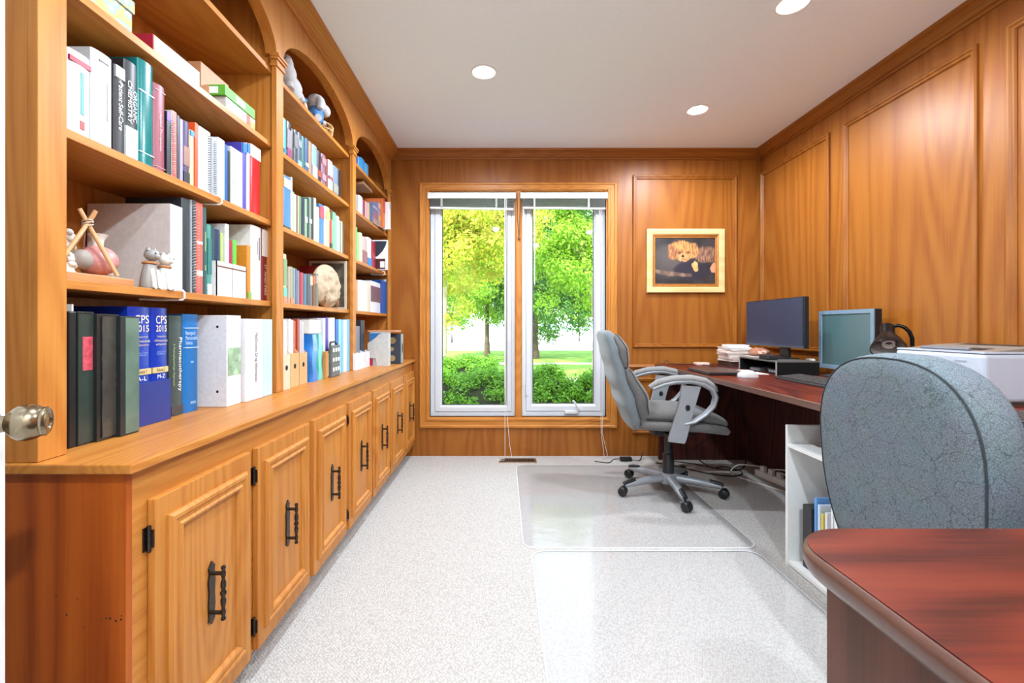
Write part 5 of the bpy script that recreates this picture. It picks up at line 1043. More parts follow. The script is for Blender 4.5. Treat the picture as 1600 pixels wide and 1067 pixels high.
# rear x, front x of shell, half width
BT = [(.425, .775, .82, .18), (.47, .752, .835, .225), (.6, .705, .80, .245), (.75, .66, .745, .245), (.9, .622, .705, .235), (.98, .604, .68, .215), (1.01, .612, .66, .18)]
rg = [sect(*lerp_tab(BT, .425 + .585 * k / 22)[:2], lerp_tab(BT, .425 + .585 * k / 22)[2], .425 + .585 * k / 22, e=3.2) for k in range(23)]
rg = [[p * .0 + (p + (sum(rg[0], Vector()) / len(rg[0]) - p) * .35) for p in rg[0]]] + rg + [[p + (sum(rg[-1], Vector()) / len(rg[-1]) - p) * .35 + Vector((0, 0, .006)) for p in rg[-1]]]
MB().loft(rg).xf(MC).build('backrest_shell', suede_side, oc, smooth=60)
def cushion(z0, z1, bulge, name):
    rg = []; n = 14
    for k in range(n + 1):
        f = k / n; z = z0 + (z1 - z0) * f; r_, x_, w_ = lerp_tab(BT, z); q = math.sin(math.pi * min(max(f, .02), .98)) ** .45
        rg.append(sect(x_ - .05, x_ + .012 + bulge * q, (w_ - .008) * (.9 + .1 * q), z, e=2.6))
    MB().loft(rg).xf(MC).build(name, suede, oc, smooth=60)
    # stitched seams
    for s in (-1, 1):
        pts = []
        for k in range(n + 1):
            f = k / n; z = z0 + (z1 - z0) * f; r_, x_, w_ = lerp_tab(BT, z); q = math.sin(math.pi * min(max(f, .02), .98)) ** .45
            xx = x_ + .012 + bulge * q; pts.append(Vector((xx - (xx - x_ + .05) * .28, CYc + s * (w_ - .008) * (.9 + .1 * q) * .985, z)))
        MB().tube(pts, .0025, 6).xf(MC).build('seam', seam, oc)
cushion(.80, .995, .05, 'upper_cushion'); cushion(.45, .79, .078, 'lower_cushion')
for s in (-1, 1):
    MB().tube([Vector((lerp_tab(BT, z)[1] - .018, CYc + s * (lerp_tab(BT, z)[2] + .0005), z)) for z in [.46 + .52 * k / 16 for k in range(17)]], .0022, 6).xf(MC).build('seam', seam, oc)
# seat: sections along x
def seat_sec(x, zb, zt, hw, n=28, e=3.0):
    zm, hz = (zb + zt) / 2, (zt - zb) / 2
    return [Vector((x, CYc + hw * math.copysign(abs(math.cos(a)) ** (2 / e), math.cos(a)), zm + hz * math.copysign(abs(math.sin(a)) ** (2 / e), math.sin(a)))) for a in [2 * math.pi * k / n for k in range(n)]]
ST = [(.80, .43, .50, .2), (.83, .42, .515, .235), (1.0, .415, .515, .255), (1.15, .415, .51, .255), (1.25, .405, .50, .25), (1.31, .40, .475, .235), (1.335, .415, .45, .19)]
def seat_loft(t0, dz0, dz1, dw): return [seat_sec(x, zb + dz0, zt + dz1, w + dw) for x, zb, zt, w in t0]
MB().loft([seat_sec(x, zb, zt - .012, w) for x, zb, zt, w in ST]).xf(MC).build('seat_base', suede, oc, smooth=60)
CT = [(.815, .49, .525, .17), (.85, .48, .548, .22), (1.0, .48, .555, .24), (1.13, .475, .55, .24), (1.24, .46, .532, .235), (1.305, .445, .505, .22), (1.328, .45, .485, .17)]
MB().loft([seat_sec(*s) for s in CT]).xf(MC).build('seat_cushion', suede, oc, smooth=60)
for s in (-1, 1): MB().tube([Vector((x, CYc + s * w * .995, zb + .018)) for x, zb, zt, w in CT[1:-1]], .003, 6).xf(MC).build('seam', seam, oc)
for s in (-1, 1):
    ya = CYc + s * .275; arm = None
    fr = MB()     # wide plastic frame: curved top bar, front loop, upright blade
    path = [(.865, .685), (.93, .712), (1.0, .727), (1.08, .73), (1.15, .715), (1.20, .685), (1.218, .64), (1.205, .59), (1.16, .54), (1.10, .50), (1.045, .485)]
    fr.tube([(x, ya, z) for x, z in path], [.014, .016, .017, .017, .017, .017, .016, .015, .014, .013, .011], 10, flat=1.7, up=(0, 0, 1) if False else None)
    bl = [(.955, .385), (1.045, .375), (1.055, .40), (1.075, .48), (1.10, .58), (1.135, .70), (1.03, .705), (1.022, .64), (1.0, .55), (.965, .43)]
    fr.prism(bl[::-1], 'y', ya - .014, ya + .014)
    arm = bevel(fr.xf(MC).build('armrest', silver, oc, smooth=50), .004)
    pd = [(.85, .688), (.90, .718), (.98, .738), (1.08, .742), (1.16, .726), (1.212, .69), (1.222, .668)]
    MB().tube([(x, ya, z + .004) for x, z in pd], [.012, .018, .02, .021, .02, .017, .01], 12, flat=1.45).xf(MC).build('arm_pad', padm, arm, smooth=60)
    MB().lathe([(.001, 0), (.013, 0), (.013, .003), (.001, .004)], 16, Matrix.Translation((1.06, ya - .0145, .58)) @ Matrix.Rotation(R(90), 4, 'X') @ Matrix.Diagonal((1, 1.3, 1, 1))).xf(MC).build('bolt_cover', black_pl, arm)
    MB().box(.97, 1.04, min(ya, CYc + s * .1), max(ya, CYc + s * .1), .388, .408).xf(MC).build('arm_bracket', black_pl, oc, smooth=0)
bevel(MB().box(.92, 1.15, CYc - .09, CYc + .09, .37, .414).xf(MC).build('tilt_mechanism', black_pl, oc, smooth=0), .01)
MB().tube([(1.03, CYc - .09, .39), (1.02, CYc - .2, .385), (1.0, CYc - .24, .38)], .006, 8).xf(MC).build('lever', black_pl, oc)
MB().lathe([(.034, .085), (.036, .10), (.033, .24), (.03, .245), (.024, .246), (.024, .33), (.02, .335), (.02, .375)], 20, Matrix.Translation((CXc, CYc, 0))).build('gas_column', mat((46, 46, 50), .35, .3), oc)
MB().lathe([(.05, .06), (.058, .075), (.056, .11), (.044, .122), (.035, .124)], 24, Matrix.Translation((CXc, CYc, 0))).build('hub', silver, oc)
bz = .0045
for k in range(5):
    a = R(-90 + 72 * k - 3); d = Vector((math.cos(a), math.sin(a), 0)); c = Vector((CXc, CYc, 0))
    leg = MB().tube([c + d * .045 + Vector((0, 0, .094)), c + d * .16 + Vector((0, 0, .088)), c + d * .27 + Vector((0, 0, .074)), c + d * .305 + Vector((0, 0, .07))], [.026, .022, .018, .014], 10, flat=1.15, up=(0, 0, 1)).build('leg', silver, oc, smooth=60)
    MB().tube([c + d * .235 + Vector((0, 0, .0965)), c + d * .275 + Vector((0, 0, .09)), c + d * .312 + Vector((0, 0, .08))], [.012, .014, .012], 10, flat=1.1, up=(0, 0, 1)).build('foot_rest', black_pl, leg, smooth=60)
    w = Vector((-d.y, d.x, 0)); e = c + d * .305; ca = a + [.5, -.4, .9, .2, -.7][k]; cd = Vector((math.cos(ca), math.sin(ca), 0)); cw = Vector((-cd.y, cd.x, 0)); q = e + cd * .012
    cst = MB()
    for s in (-1, 1):
        Mw = Matrix.Translation(q + cw * s * .014 + Vector((0, 0, .0275 + bz))) @ cw.to_track_quat('Z', 'Y').to_matrix().to_4x4(); cst.lathe([(.001, -.01), (.022, -.01), (.0272, -.006), (.0275, .004), (.024, .009), (.001, .010)], 18, Mw)
    Mh = Matrix.Translation(q + Vector((0, 0, .034 + bz))) @ cw.to_track_quat('Z', 'Y').to_matrix().to_4x4(); cst.lathe([(.016, -.026), (.023, -.02), (.023, .02), (.016, .026)], 14, Mh); cst.tube([e + Vector((0, 0, .04)), e + Vector((0, 0, .075))], .006, 8)
    cst.build('castor', black_pl, leg, smooth=50)

# ---------------------------------------------------------------- crackle fabric chair
def crackle():
    m, nt, b = newmat('grey_crackle_fabric'); g = N(nt, 'ShaderNodeNewGeometry'); mp = N(nt, 'ShaderNodeMapping'); nt.links.new(g.outputs['Position'], mp.inputs['Vector'])
    nd = N(nt, 'ShaderNodeTexNoise', Scale=60.0, Detail=2.0); nt.links.new(g.outputs['Position'], nd.inputs['Vector'])
    ad = N(nt, 'ShaderNodeVectorMath', operation='MULTIPLY_ADD'); ad.inputs[1].default_value = (.018, .018, .018); nt.links.new(nd.outputs['Color'], ad.inputs[0]); nt.links.new(g.outputs['Position'], ad.inputs[2])
    v1 = N(nt, 'ShaderNodeTexVoronoi', Scale=210.0); v1.feature = 'DISTANCE_TO_EDGE'; v2 = N(nt, 'ShaderNodeTexVoronoi', Scale=15.0); v2.feature = 'DISTANCE_TO_EDGE'
    nt.links.new(ad.outputs[0], v1.inputs['Vector']); nt.links.new(ad.outputs[0], v2.inputs['Vector'])
    r1 = N(nt, 'ShaderNodeMapRange'); r1.inputs[2].default_value = .16; r1.inputs[3].default_value = .5; nt.links.new(v1.outputs['Distance'], r1.inputs[0])
    r2 = N(nt, 'ShaderNodeMapRange'); r2.inputs[2].default_value = .02; r2.inputs[3].default_value = .62; nt.links.new(v2.outputs['Distance'], r2.inputs[0])
    mm = N(nt, 'ShaderNodeMath', operation='MULTIPLY'); nt.links.new(r1.outputs[0], mm.inputs[0]); nt.links.new(r2.outputs[0], mm.inputs[1])
    rp = N(nt, 'ShaderNodeValToRGB'); rp.color_ramp.elements[0].position = .15; rp.color_ramp.elements[1].position = 1; rp.color_ramp.elements[0].color = lin((44, 50, 54)); rp.color_ramp.elements[1].color = lin((116, 126, 133)); nt.links.new(mm.outputs[0], rp.inputs[0])
    nc = N(nt, 'ShaderNodeTexNoise', Scale=14.0, Detail=1.0); nt.links.new(g.outputs['Position'], nc.inputs['Vector']); mx = N(nt, 'ShaderNodeMix'); mx.data_type = 'RGBA'; mx.blend_type = 'SOFT_LIGHT'; mx.inputs[0].default_value = .12; nt.links.new(rp.outputs[0], mx.inputs[6]); nt.links.new(nc.outputs['Color'], mx.inputs[7])
    nt.links.new(mx.outputs[2], b.inputs['Base Color']); b.inputs['Roughness'].default_value = .95; b.inputs['Specular IOR Level'].default_value = .15
    bp = N(nt, 'ShaderNodeBump', Strength=.35, Distance=.001); nt.links.new(mm.outputs[0], bp.inputs['Height']); nt.links.new(bp.outputs[0], b.inputs['Normal']); return m
ck = crackle(); kc = thing('crackle_chair', (1.12, 1.045, 0), 'grey crackle patterned fabric chair behind the near desk', 'chair')
MK = Matrix.Translation((.95, 1.045, 0)) @ Matrix.Rotation(R(2), 4, 'Z') @ Matrix.Translation((-.95, -1.045, 0))
def outline(s, n=56):
    pts = []; zc = .70
    for k in range(n):
        a = 2 * math.pi * k / n; c, q = math.cos(a), math.sin(a); e = 2.5 if q > 0 else 3.0
        hw = .215 - .055 * max(0, -q) ** 1.3; y = hw * math.copysign(abs(c) ** (2 / e), c); z = (.225 if q > 0 else .36) * math.copysign(abs(q) ** (2 / e), q)
        pts.append((y * s, z * s))
    return pts
def cring(x, s, curve=0.0):
    o = outline(1.0); ins = (1 - s)
    return [Vector((x + curve * (y / .228) ** 2 - .045 * (z * s + .05), 1.045 + y * s, .75 + z * s)) for y, z in o]
rear = [(.874, .35), (.872, .6), (.872, .8), (.876, .92), (.882, .965)]
rg = [cring(.873, .05)] + [cring(x, s) for x, s in rear] + [cring(.888, .985), cring(.90, 1.0), cring(.925, 1.015), cring(.95, 1.01), cring(.968, .985), cring(.98, .93), cring(.985, .8), cring(.985, .5), cring(.985, .05)]
MB().loft(rg).xf(MK).build('backrest', ck, kc, smooth=70)
MB().tube([p for p in cring(.8815, .968)] + [cring(.8815, .968)[0]], .002, 8).xf(MK).build('piping', mat((50, 56, 60), .9), kc)
ring = lambda x, zb, zt, hw: [Vector((x, 1.045 + hw * math.copysign(abs(math.cos(a)) ** .66, math.cos(a)), (zb + zt) / 2 + (zt - zb) / 2 * math.copysign(abs(math.sin(a)) ** .66, math.sin(a)))) for a in [2 * math.pi * k / 28 for k in range(28)]]
MB().loft([ring(*q) for q in ((.985, .42, .45, .15), (1.0, .40, .475, .205), (1.15, .39, .49, .235), (1.32, .39, .485, .235), (1.42, .40, .465, .21), (1.44, .42, .445, .15))]).build('seat', ck, kc, smooth=60)
bevel(MB().box(.93, .965, 1.0, 1.09, .34, .52).box(.93, 1.2, 1.0, 1.09, .35, .385).build('back_bracket', black_pl, kc, smooth=0), .005)
MB().lathe([(.034, .08), (.032, .22), (.022, .225), (.022, .36)], 18, Matrix.Translation((1.19, 1.045, 0))).build('gas_column', black_pl, kc)
for k in range(5):
    a = R(18 + 72 * k); d = Vector((math.cos(a), math.sin(a), 0)); c = Vector((1.19, 1.045, 0))
    lg = MB().tube([c + Vector((0, 0, .095)), c + d * .27 + Vector((0, 0, .07))], [.026, .015], 8, up=(0, 0, 1)).build('leg', black_pl, kc)
    MB().blob(c + d * .255 + Vector((0, 0, .0295)), (.028, .028, .025), 12, 8).build('castor', black_pl, lg)

# ---------------------------------------------------------------- computers and desk things
def screen_mat(name, c1, c2, axis, a, b_):
    m, nt, b = newmat(name); g = N(nt, 'ShaderNodeNewGeometry'); nz = N(nt, 'ShaderNodeTexNoise', Scale=3.0); nt.links.new(g.outputs['Position'], nz.inputs['Vector']); rp = N(nt, 'ShaderNodeValToRGB'); rp.color_ramp.elements[0].color = lin(c1); rp.color_ramp.elements[1].color = lin(c2); nt.links.new(nz.outputs['Fac'], rp.inputs[0]); nt.links.new(rp.outputs[0], b.inputs['Base Color']); b.inputs['Roughness'].default_value = .32; b.inputs['Specular IOR Level'].default_value = .7; return m
# riser
rs = thing('monitor_riser', (1.72, 2.89, DZ), 'low grey and black monitor riser on the long desk', 'riser')
box_obj('top_board', (1.61, 1.86, 2.68, 3.11, DZ + .076, DZ + .084), mat((84, 80, 78), .5), rs, .001)
for y in (2.68, 3.10): box_obj('side_board', (1.61, 1.86, y, y + .008, DZ, DZ + .076), mat((16, 15, 15), .8, spec=.2), rs); box_obj('edge_strip', (1.606, 1.61, y, y + .009, DZ, DZ + .084), mat((150, 148, 146), .4), rs)
rz = DZ + .0842
m1 = thing('computer_monitor', (1.79, 2.96, rz), 'wide dark computer monitor on the riser', 'monitor', 'computer monitors')
MM = Matrix.Translation((1.80, 3.05, 0)) @ Matrix.Rotation(R(1), 4, 'Z') @ Matrix.Translation((-1.80, -3.05, 0))
bevel(MB().box(1.802, 1.835, 2.74, 3.37, .905, 1.222).xf(MM).build('housing', mat((24, 26, 30), .4), m1, smooth=0), .004)
MB().box(1.7995, 1.802, 2.748, 3.362, .92, 1.216).xf(MM).build('screen', screen_mat('screen_blue_black', (34, 50, 74), (44, 62, 88), 'y', 0, 1), m1, smooth=0)
MB().box(1.800, 1.8025, 2.742, 3.368, .907, .92).xf(MM).build('bottom_bezel', mat((70, 80, 92), .4), m1, smooth=0)
mb = MB().prism([(1.775, rz), (1.85, rz), (1.85, rz + .008), (1.846, rz + .2), (1.836, rz + .2), (1.83, rz + .012), (1.775, rz + .006)], 'y', 2.93, 3.02); mb.box(1.70, 1.858, 2.86, 3.09, rz, rz + .006)
bevel(mb.build('stand', mat((26, 26, 28), .4), m1, smooth=0), .002)
m2 = thing('computer_monitor', (1.95, 2.6, DZ), 'squarish silver bezelled computer monitor beside the lamp', 'monitor', 'computer monitors')
x, y0, y1, z0, z1 = 1.945, 2.385, 2.80, .79, 1.134
bevel(MB().box(x, x + .04, y0, y1, z0, z1).build('housing', mat((22, 22, 24), .45), m2, smooth=0), .004)
MB().frame(y0, y1, z0, z1, [(0, 0), (0, .006), (.022, .006), (.024, .001)], lambda u, v, h: Vector((x - h, u, v))).build('bezel', mat((116, 138, 156), .4), m2, smooth=0)
MB().box(x - .0015, x, y0 + .022, y1 - .022, z0 + .022, z1 - .022).build('screen', screen_mat('screen_teal_grey', (66, 92, 96), (84, 112, 114), 'y', 0, 1), m2, smooth=0)
mb = MB().box(x + .03, x + .05, 2.56, 2.63, DZ + .006, .95); mb.lathe([(.001, 0), (.098, 0), (.098, .006), (.08, .012), (.001, .014)], 28, Matrix.Translation((x - .005, 2.595, DZ))); mb.build('stand', mat((40, 42, 46), .45), m2, smooth=30)
# lamp
lb = thing('desk_lamp', (1.82, 2.16, DZ), 'black gooseneck desk lamp with spiral bulb beside the printer', 'lamp'); gb = mat((14, 13, 13), .3, spec=.22)
MB().lathe([(.001, DZ), (.075, DZ), (.078, DZ + .01), (.06, DZ + .022), (.014, DZ + .03), (.001, DZ + .03)], 28, Matrix.Translation((1.88, 2.16, 0))).build('base', gb, lb)
lp = Vector((1.815, 2.15, 1.0)); dirn = Vector((-.42, -.55, -.72)).normalized(); Ml = Matrix.Translation(lp) @ dirn.to_track_quat('Z', 'Y').to_matrix().to_4x4()
MB().lathe([(.001, -.055), (.026, -.055), (.028, -.05), (.028, -.005), (.034, .012), (.052, .045), (.066, .078), (.069, .095), (.067, .095), (.063, .078), (.049, .045), (.03, .014), (.001, .01)], 32, Ml, caps=False).build('shade', gb, lb, smooth=50)
MB().lathe([(.0655, .09), (.061, .076), (.047, .045), (.029, .017)], 32, Ml, caps=False).build('shade_lining', mat((150, 148, 146), .5), lb, smooth=50)
sp = [Ml @ Vector((.02 * math.cos(a), .02 * math.sin(a), .04 + .006 * a / 3)) for a in [k * .5 for k in range(26)]]
MB().tube(sp, .0065, 8).build('spiral_bulb', mat((240, 240, 236), .3), lb, smooth=60)
MB().tube([(1.88, 2.16, DZ + .028), (1.893, 2.152, .8), (1.90, 2.14, .86), (1.905, 2.13, .91), (1.908, 2.125, .95), (1.905, 2.122, .985), (1.895, 2.125, 1.015), (1.88, 2.133, 1.035), (1.862, 2.145, 1.045), lp - dirn * .05], .0085, 10).build('gooseneck', gb, lb, smooth=60)
# printer
pr = thing('laser_printer', (1.89, 1.83, DZ), 'white laser printer on the long desk by the right wall', 'printer'); pw = mat((182, 190, 204), .4, var=.02); pg_ = mat((128, 118, 108), .45)
px0, px1, py0, py1, pz = 1.745, 2.025, 1.65, 2.03, DZ + .012
bevel(MB().box(px0, px1, py0, py1, pz, pz + .176).build('body', pw, pr, smooth=0), .014, 3)
box_obj('base', (px0 + .02, px1, py0 + .01, py1 - .01, DZ, pz), mat((70, 60, 52), .6), pr)
bevel(MB().prism([(px0 + .012, pz + .176), (px1, pz + .176), (px1, pz + .205), (px0 + .17, pz + .2), (px0 + .012, pz + .182)], 'y', py0 + .012, py1 - .012).build('top_deck', pg_, pr, smooth=0), .003)
MB().frame(px0 + .005, px1, py0 + .005, py1 - .005, [(0, 0), (.0, .006), (.012, .007), (.014, 0)], lambda u, v, h: Vector((u, v, pz + .178 + h))).build('top_rim', pw, pr, smooth=0)
MB().prism([(px0 + .06, pz + .1885), (px1 - .03, pz + .2052), (px1 - .03, pz + .2056), (px0 + .06, pz + .189)], 'y', py0 + .07, py1 - .07).build('output_tray', mat((34, 32, 32), .5), pr, smooth=0)
MB().tube([(px0 + .03, py0 + .08, pz + .19), (px0 + .03, py1 - .1, pz + .19)], .008, 8).build('tray_lip', mat((110, 110, 116), .4), pr)
f_ = px0 - .0006
MB().box(f_ - .002, px0 + .002, py0 + .05, py1 - .03, pz + .02, pz + .115).build('front_flap', mat((166, 178, 196), .4), pr, smooth=0)
box_obj('flap_handle', (f_ - .004, px0, py0 + .18, py0 + .25, pz + .117, pz + .124), mat((70, 84, 96), .4), pr); box_obj('paper_slot', (f_ - .003, px0, py0 + .05, py1 - .1, pz + .045, pz + .062), mat((120, 132, 140), .5), pr)
MB().lathe([(.0001, .001), (.012, .001), (.012, 0)], 18, Matrix.Translation((f_ - .002, py0 + .16, pz + .088)) @ Matrix.Rotation(R(-90), 4, 'Y')).build('round_badge', mat((236, 240, 246), .3), pr)
lettering('hp', (96, 140, 190), (f_ - .0036, py0 + .166, pz + .082), (0, -1, 0), (0, 0, 1), .012, .011, pr)
box_obj('printed_line', (f_ - .0006, px0, py0 + .065, py0 + .11, pz + .144, pz + .15), mat((150, 158, 172), .4), pr)
# keyboards
def keyboard(label, x0, x1, y0, y1, group):
    t = thing('keyboard', ((x0 + x1) / 2, (y0 + y1) / 2, DZ), label, 'keyboard', group); bevel(MB().prism([(x0, DZ), (x1, DZ), (x1, DZ + .024), (x0, DZ + .011)], 'y', y0, y1).build('case', mat((40, 38, 38), .5), t, smooth=0), .003)
    me = None; nr, nc = 5, 16; w, l = (x1 - x0 - .02) / nr, (y1 - y0 - .02) / nc
    for r in range(nr):
        for c in range(nc):
            z = DZ + .011 + .013 * (.01 + w * (r + .5)) / (x1 - x0); cx_, cy_ = x0 + .01 + w * (r + .5), y0 + .01 + l * (c + .5)
            if me is None: o = MB().box(cx_ - w * .42, cx_ + w * .42, cy_ - l * .42, cy_ + l * .42, z + .001, z + .006).build('key', mat((72, 68, 66), .5), t, smooth=0, origin=(cx_, cy_, z)); me = o.data
            else: o = bpy.data.objects.new('key', me); col.objects.link(o); o.parent = t; o.location = Vector((cx_, cy_, z)) - t.location
keyboard('dark grey keyboard before the squarish monitor', 1.505, 1.655, 2.08, 2.53, 'keyboards'); keyboard('dark grey keyboard at the right edge below the printer', 1.47, 1.62, 1.0, 1.42, 'keyboards')
# laptop
t = thing('laptop', (1.33, 2.84, DZ), 'closed black laptop lying on the long desk', 'laptop'); bevel(MB().box(1.215, 1.45, 2.69, 3.0, DZ + .003, DZ + .012).build('base', mat((30, 28, 30), .4), t, smooth=0), .002); bevel(MB().box(1.215, 1.45, 2.69, 3.0, DZ + .0125, DZ + .02).build('lid', mat((72, 60, 58), .35), t, smooth=0), .002)
for (x_, y_) in ((1.23, 2.71), (1.435, 2.71), (1.23, 2.98), (1.435, 2.98)): box_obj('rubber_foot', (x_ - .006, x_ + .006, y_ - .006, y_ + .006, DZ, DZ + .003), black_pl, t)
t = thing('computer_mouse', (1.395, 2.60, DZ), 'light grey computer mouse in front of the laptop', 'mouse'); mb = MB(); rg = []
for (f, w, h) in ((-1, .3, .3), (-.9, .7, .6), (-.5, .95, .9), (0, 1, 1), (.5, .95, .85), (.85, .75, .5), (1, .4, .25)):
    rg.append([Vector((1.395 + f * .056, 2.60 + .034 * w * math.cos(a), DZ + .001 + .042 * h * max(0, math.sin(a)) ** .7)) for a in [math.pi * k / 12 for k in range(13)]])
MB().loft(rg).build('shell', mat((196, 194, 196), .35), t, smooth=60); MB().lathe([(.006, -.004), (.008, 0), (.006, .004)], 12, Matrix.Translation((1.43, 2.60, DZ + .034)) @ Matrix.Rotation(R(90), 4, 'X')).build('scroll_wheel', black_pl, t)
# paper stack on a small box
t = boxy('brown_box', 'small dark brown box under the paper stack', 'box', 1.63, 1.80, 3.28, 3.46, DZ, DZ + .036, (70, 46, 40))
rnd = random.Random(3); zz = DZ + .0365
for k in range(16):
    th = rnd.choice((.004, .006, .009, .013)); dx, dy = rnd.uniform(-.012, .012), rnd.uniform(-.012, .012); sh = 0 if k < 13 else .03
    t = thing('paper_sheaf', (1.71 + dx, 3.37 + dy, zz), '%s sheaf of white papers from bottom of the desk stack' % ORD[k], 'papers', 'stacked papers beside the monitor')
    M_ = Matrix.Translation((1.71 + dx, 3.37 + dy, 0)) @ Matrix.Rotation(R(rnd.uniform(-9, 9)), 4, 'Z'); MB().box(-.085 + sh, .085, -.09 + sh, .09 - sh * .5, zz, zz + th).xf(M_).build('sheets', mat(rnd.choice(((232, 228, 224), (222, 214, 210), (236, 234, 230), (226, 206, 196))), .8), t, smooth=0); zz += th + .0004
# crumpled bag and things on the riser
rnd = random.Random(9); t = thing('crumpled_bag', (1.70, 3.04, rz), 'crumpled brown foil bag on the riser under the monitor', 'bag'); rg = []
for i in range(1, 9):
    ph = math.pi * i / 9; rg.append([Vector((1.695 + .06 * math.sin(ph) * math.cos(a) * (1 + .25 * mnoise.noise(Vector((i, k, 0)) * .7)), 3.02 + .085 * math.sin(ph) * math.sin(a) * (1 + .3 * mnoise.noise(Vector((k, i, 5)) * .6)), rz + .034 - .032 * math.cos(ph) * (1 + .25 * mnoise.noise(Vector((i, k, 9)) * .9)) + .001)) for k, a in enumerate([2 * math.pi * k / 16 for k in range(16)])])
mb = MB().loft(rg); mz = min(p.z for p in mb.v); mb.v = [p + Vector((0, 0, rz + .0002 - mz)) for p in mb.v]; mb.build('bag', mat((166, 112, 88), .35, var=.4, scale=45), t, smooth=20)
bk_ = boxy('notepad', 'grey notepad lying at the front of the riser', 'notepad', 1.615, 1.665, 2.93, 3.09, rz, rz + .012, (176, 166, 158))
boxy('leather_case', 'black leather case lying on the riser', 'case', 1.625, 1.69, 2.80, 2.90, rz, rz + .03, (34, 32, 34), bev=.006)
t = boxy('hub_box', 'small black network hub under the riser', 'hub', 1.66, 1.76, 2.74, 2.86, DZ, DZ + .028, (32, 34, 38)); 
for k in range(4): box_obj('port', (1.6585, 1.6605, 2.75 + k * .026, 2.768 + k * .026, DZ + .008, DZ + .02), mat((150, 160, 170), .4), t)
t = boxy('flat_disc_drive', 'flat grey disc drive under the riser', 'disc drive', 1.65, 1.77, 2.93, 3.05, DZ, DZ + .02, (96, 100, 104)); box_obj('disc_tray', (1.648, 1.65, 2.94, 3.04, DZ + .006, DZ + .013), mat((176, 180, 184), .3, .5), t)
boxy('white_router', 'small white box behind the squarish monitor', 'box', 1.90, 1.93, 2.812, 2.87, DZ, DZ + .09, (222, 218, 210), bev=.008)
t = thing('paper_sheet', (1.55, 2.95, DZ), 'white paper sheet lying before the riser', 'paper'); MB().box(1.49, 1.60, 2.74, 3.03, DZ + .0002, DZ + .0022).build('sheet', paper, t, smooth=0)
t = thing('pink_eraser_pack', (1.48, 3.40, DZ), 'small pale pink clear pack on the desk far end', 'pack'); bevel(MB().box(1.43, 1.53, 3.37, 3.44, DZ, DZ + .022).build('pack', mat((226, 190, 176), .3), t, smooth=0), .008)
def cable(label, pts, r, c, cat='cable'):
    t = thing('cable', pts[0], label, cat); P_ = [Vector(p) for p in pts]; out = []
    for i in range(len(P_) - 1):
        p0, p1, p2, p3 = P_[max(i - 1, 0)], P_[i], P_[i + 1], P_[min(i + 2, len(P_) - 1)]
        for k in range(6):
            u = k / 6; out.append(.5 * ((2 * p1) + (p2 - p0) * u + (2 * p0 - 5 * p1 + 4 * p2 - p3) * u * u + (3 * p1 - p0 - 3 * p2 + p3) * u ** 3))
    out.append(P_[-1]); MB().tube(out, r, 6).build('wire', mat(c, .5), t); return t
cable('black cable curling across the far end of desk', [(1.23, 3.5, DZ + .003), (1.26, 3.52, DZ + .03), (1.29, 3.5, DZ + .006), (1.4, 3.44, DZ + .003), (1.55, 3.3, DZ + .003), (1.63, 3.22, DZ + .003)], .0026, (26, 24, 24))
cable('loose black cord lying on carpet beside desk end', [(.70, 3.5, .004), (.8, 3.46, .004), (.86, 3.55, .004), (.92, 3.47, .03), (.98, 3.54, .004), (1.05, 3.52, .004), (1.1, 3.60, .05)], .0035, (26, 24, 24))
cable('black cord looping on the carpet under the desk', [(1.16, 3.46, .004), (1.3, 3.35, .004), (1.45, 3.2, .004), (1.6, 3.15, .004), (1.7, 3.25, .004), (1.62, 3.36, .004), (1.5, 3.3, .02), (1.42, 3.4, .1), (1.6, 3.5, .2)], .004, (24, 22, 22))
cable('second black cord looping under the desk', [(1.3, 3.5, .004), (1.45, 3.42, .004), (1.62, 3.28, .004), (1.74, 3.3, .02), (1.82, 3.4, .12), (1.885, 3.45, .3)], .004, (24, 22, 22))
t = thing('power_brick', (.94, 3.52, 0), 'black power adapter on carpet beside the desk end', 'adapter'); bevel(MB().box(.90, .99, 3.5, 3.54, .0002, .03).build('case', black_pl, t, smooth=0), .006)
t = thing('power_strip', (1.80, 3.02, 0), 'white power strip standing against the desk modesty panel', 'power strip'); MP = Matrix.Translation((1.80, 3.06, 0)) @ Matrix.Rotation(R(12), 4, 'Z'); bevel(MB().box(-.02, .02, -.13, .13, .0002, .045).xf(MP).build('case', mat((226, 226, 224), .4), t, smooth=0), .006)
for k in range(3): MB().box(-.012, .012, -.09 + k * .07, -.055 + k * .07, .045, .08).xf(MP).build('plug', mat((206, 206, 204), .4), t, smooth=0)
cable('white cord from power strip running forward on carpet', [(1.78, 3.15, .07), (1.66, 3.22, .06), (1.60, 3.2, .004), (1.66, 3.05, .004), (1.74, 2.9, .004), (1.80, 2.78, .004), (1.84, 2.72, .004)], .004, (226, 224, 220))
cable('white cord bunched at the end of power strip', [(1.81, 2.98, .08), (1.80, 2.9, .09), (1.85, 2.84, .05), (1.82, 2.76, .02), (1.86, 2.7, .05), (1.87, 2.62, .02)], .004, (226, 224, 220))
cable('white cord looped beside the white cubby', [(1.80, 3.05, .08), (1.84, 2.96, .1), (1.87, 2.86, .06), (1.84, 2.72, .05), (1.87, 2.6, .1), (1.875, 2.5, .02)], .004, (226, 224, 220))
cable('thin cord hanging on the desk modesty panel', [(1.884, 3.16, .7), (1.885, 3.17, .5), (1.884, 3.2, .3), (1.883, 3.22, .12)], .0018, (110, 70, 84))

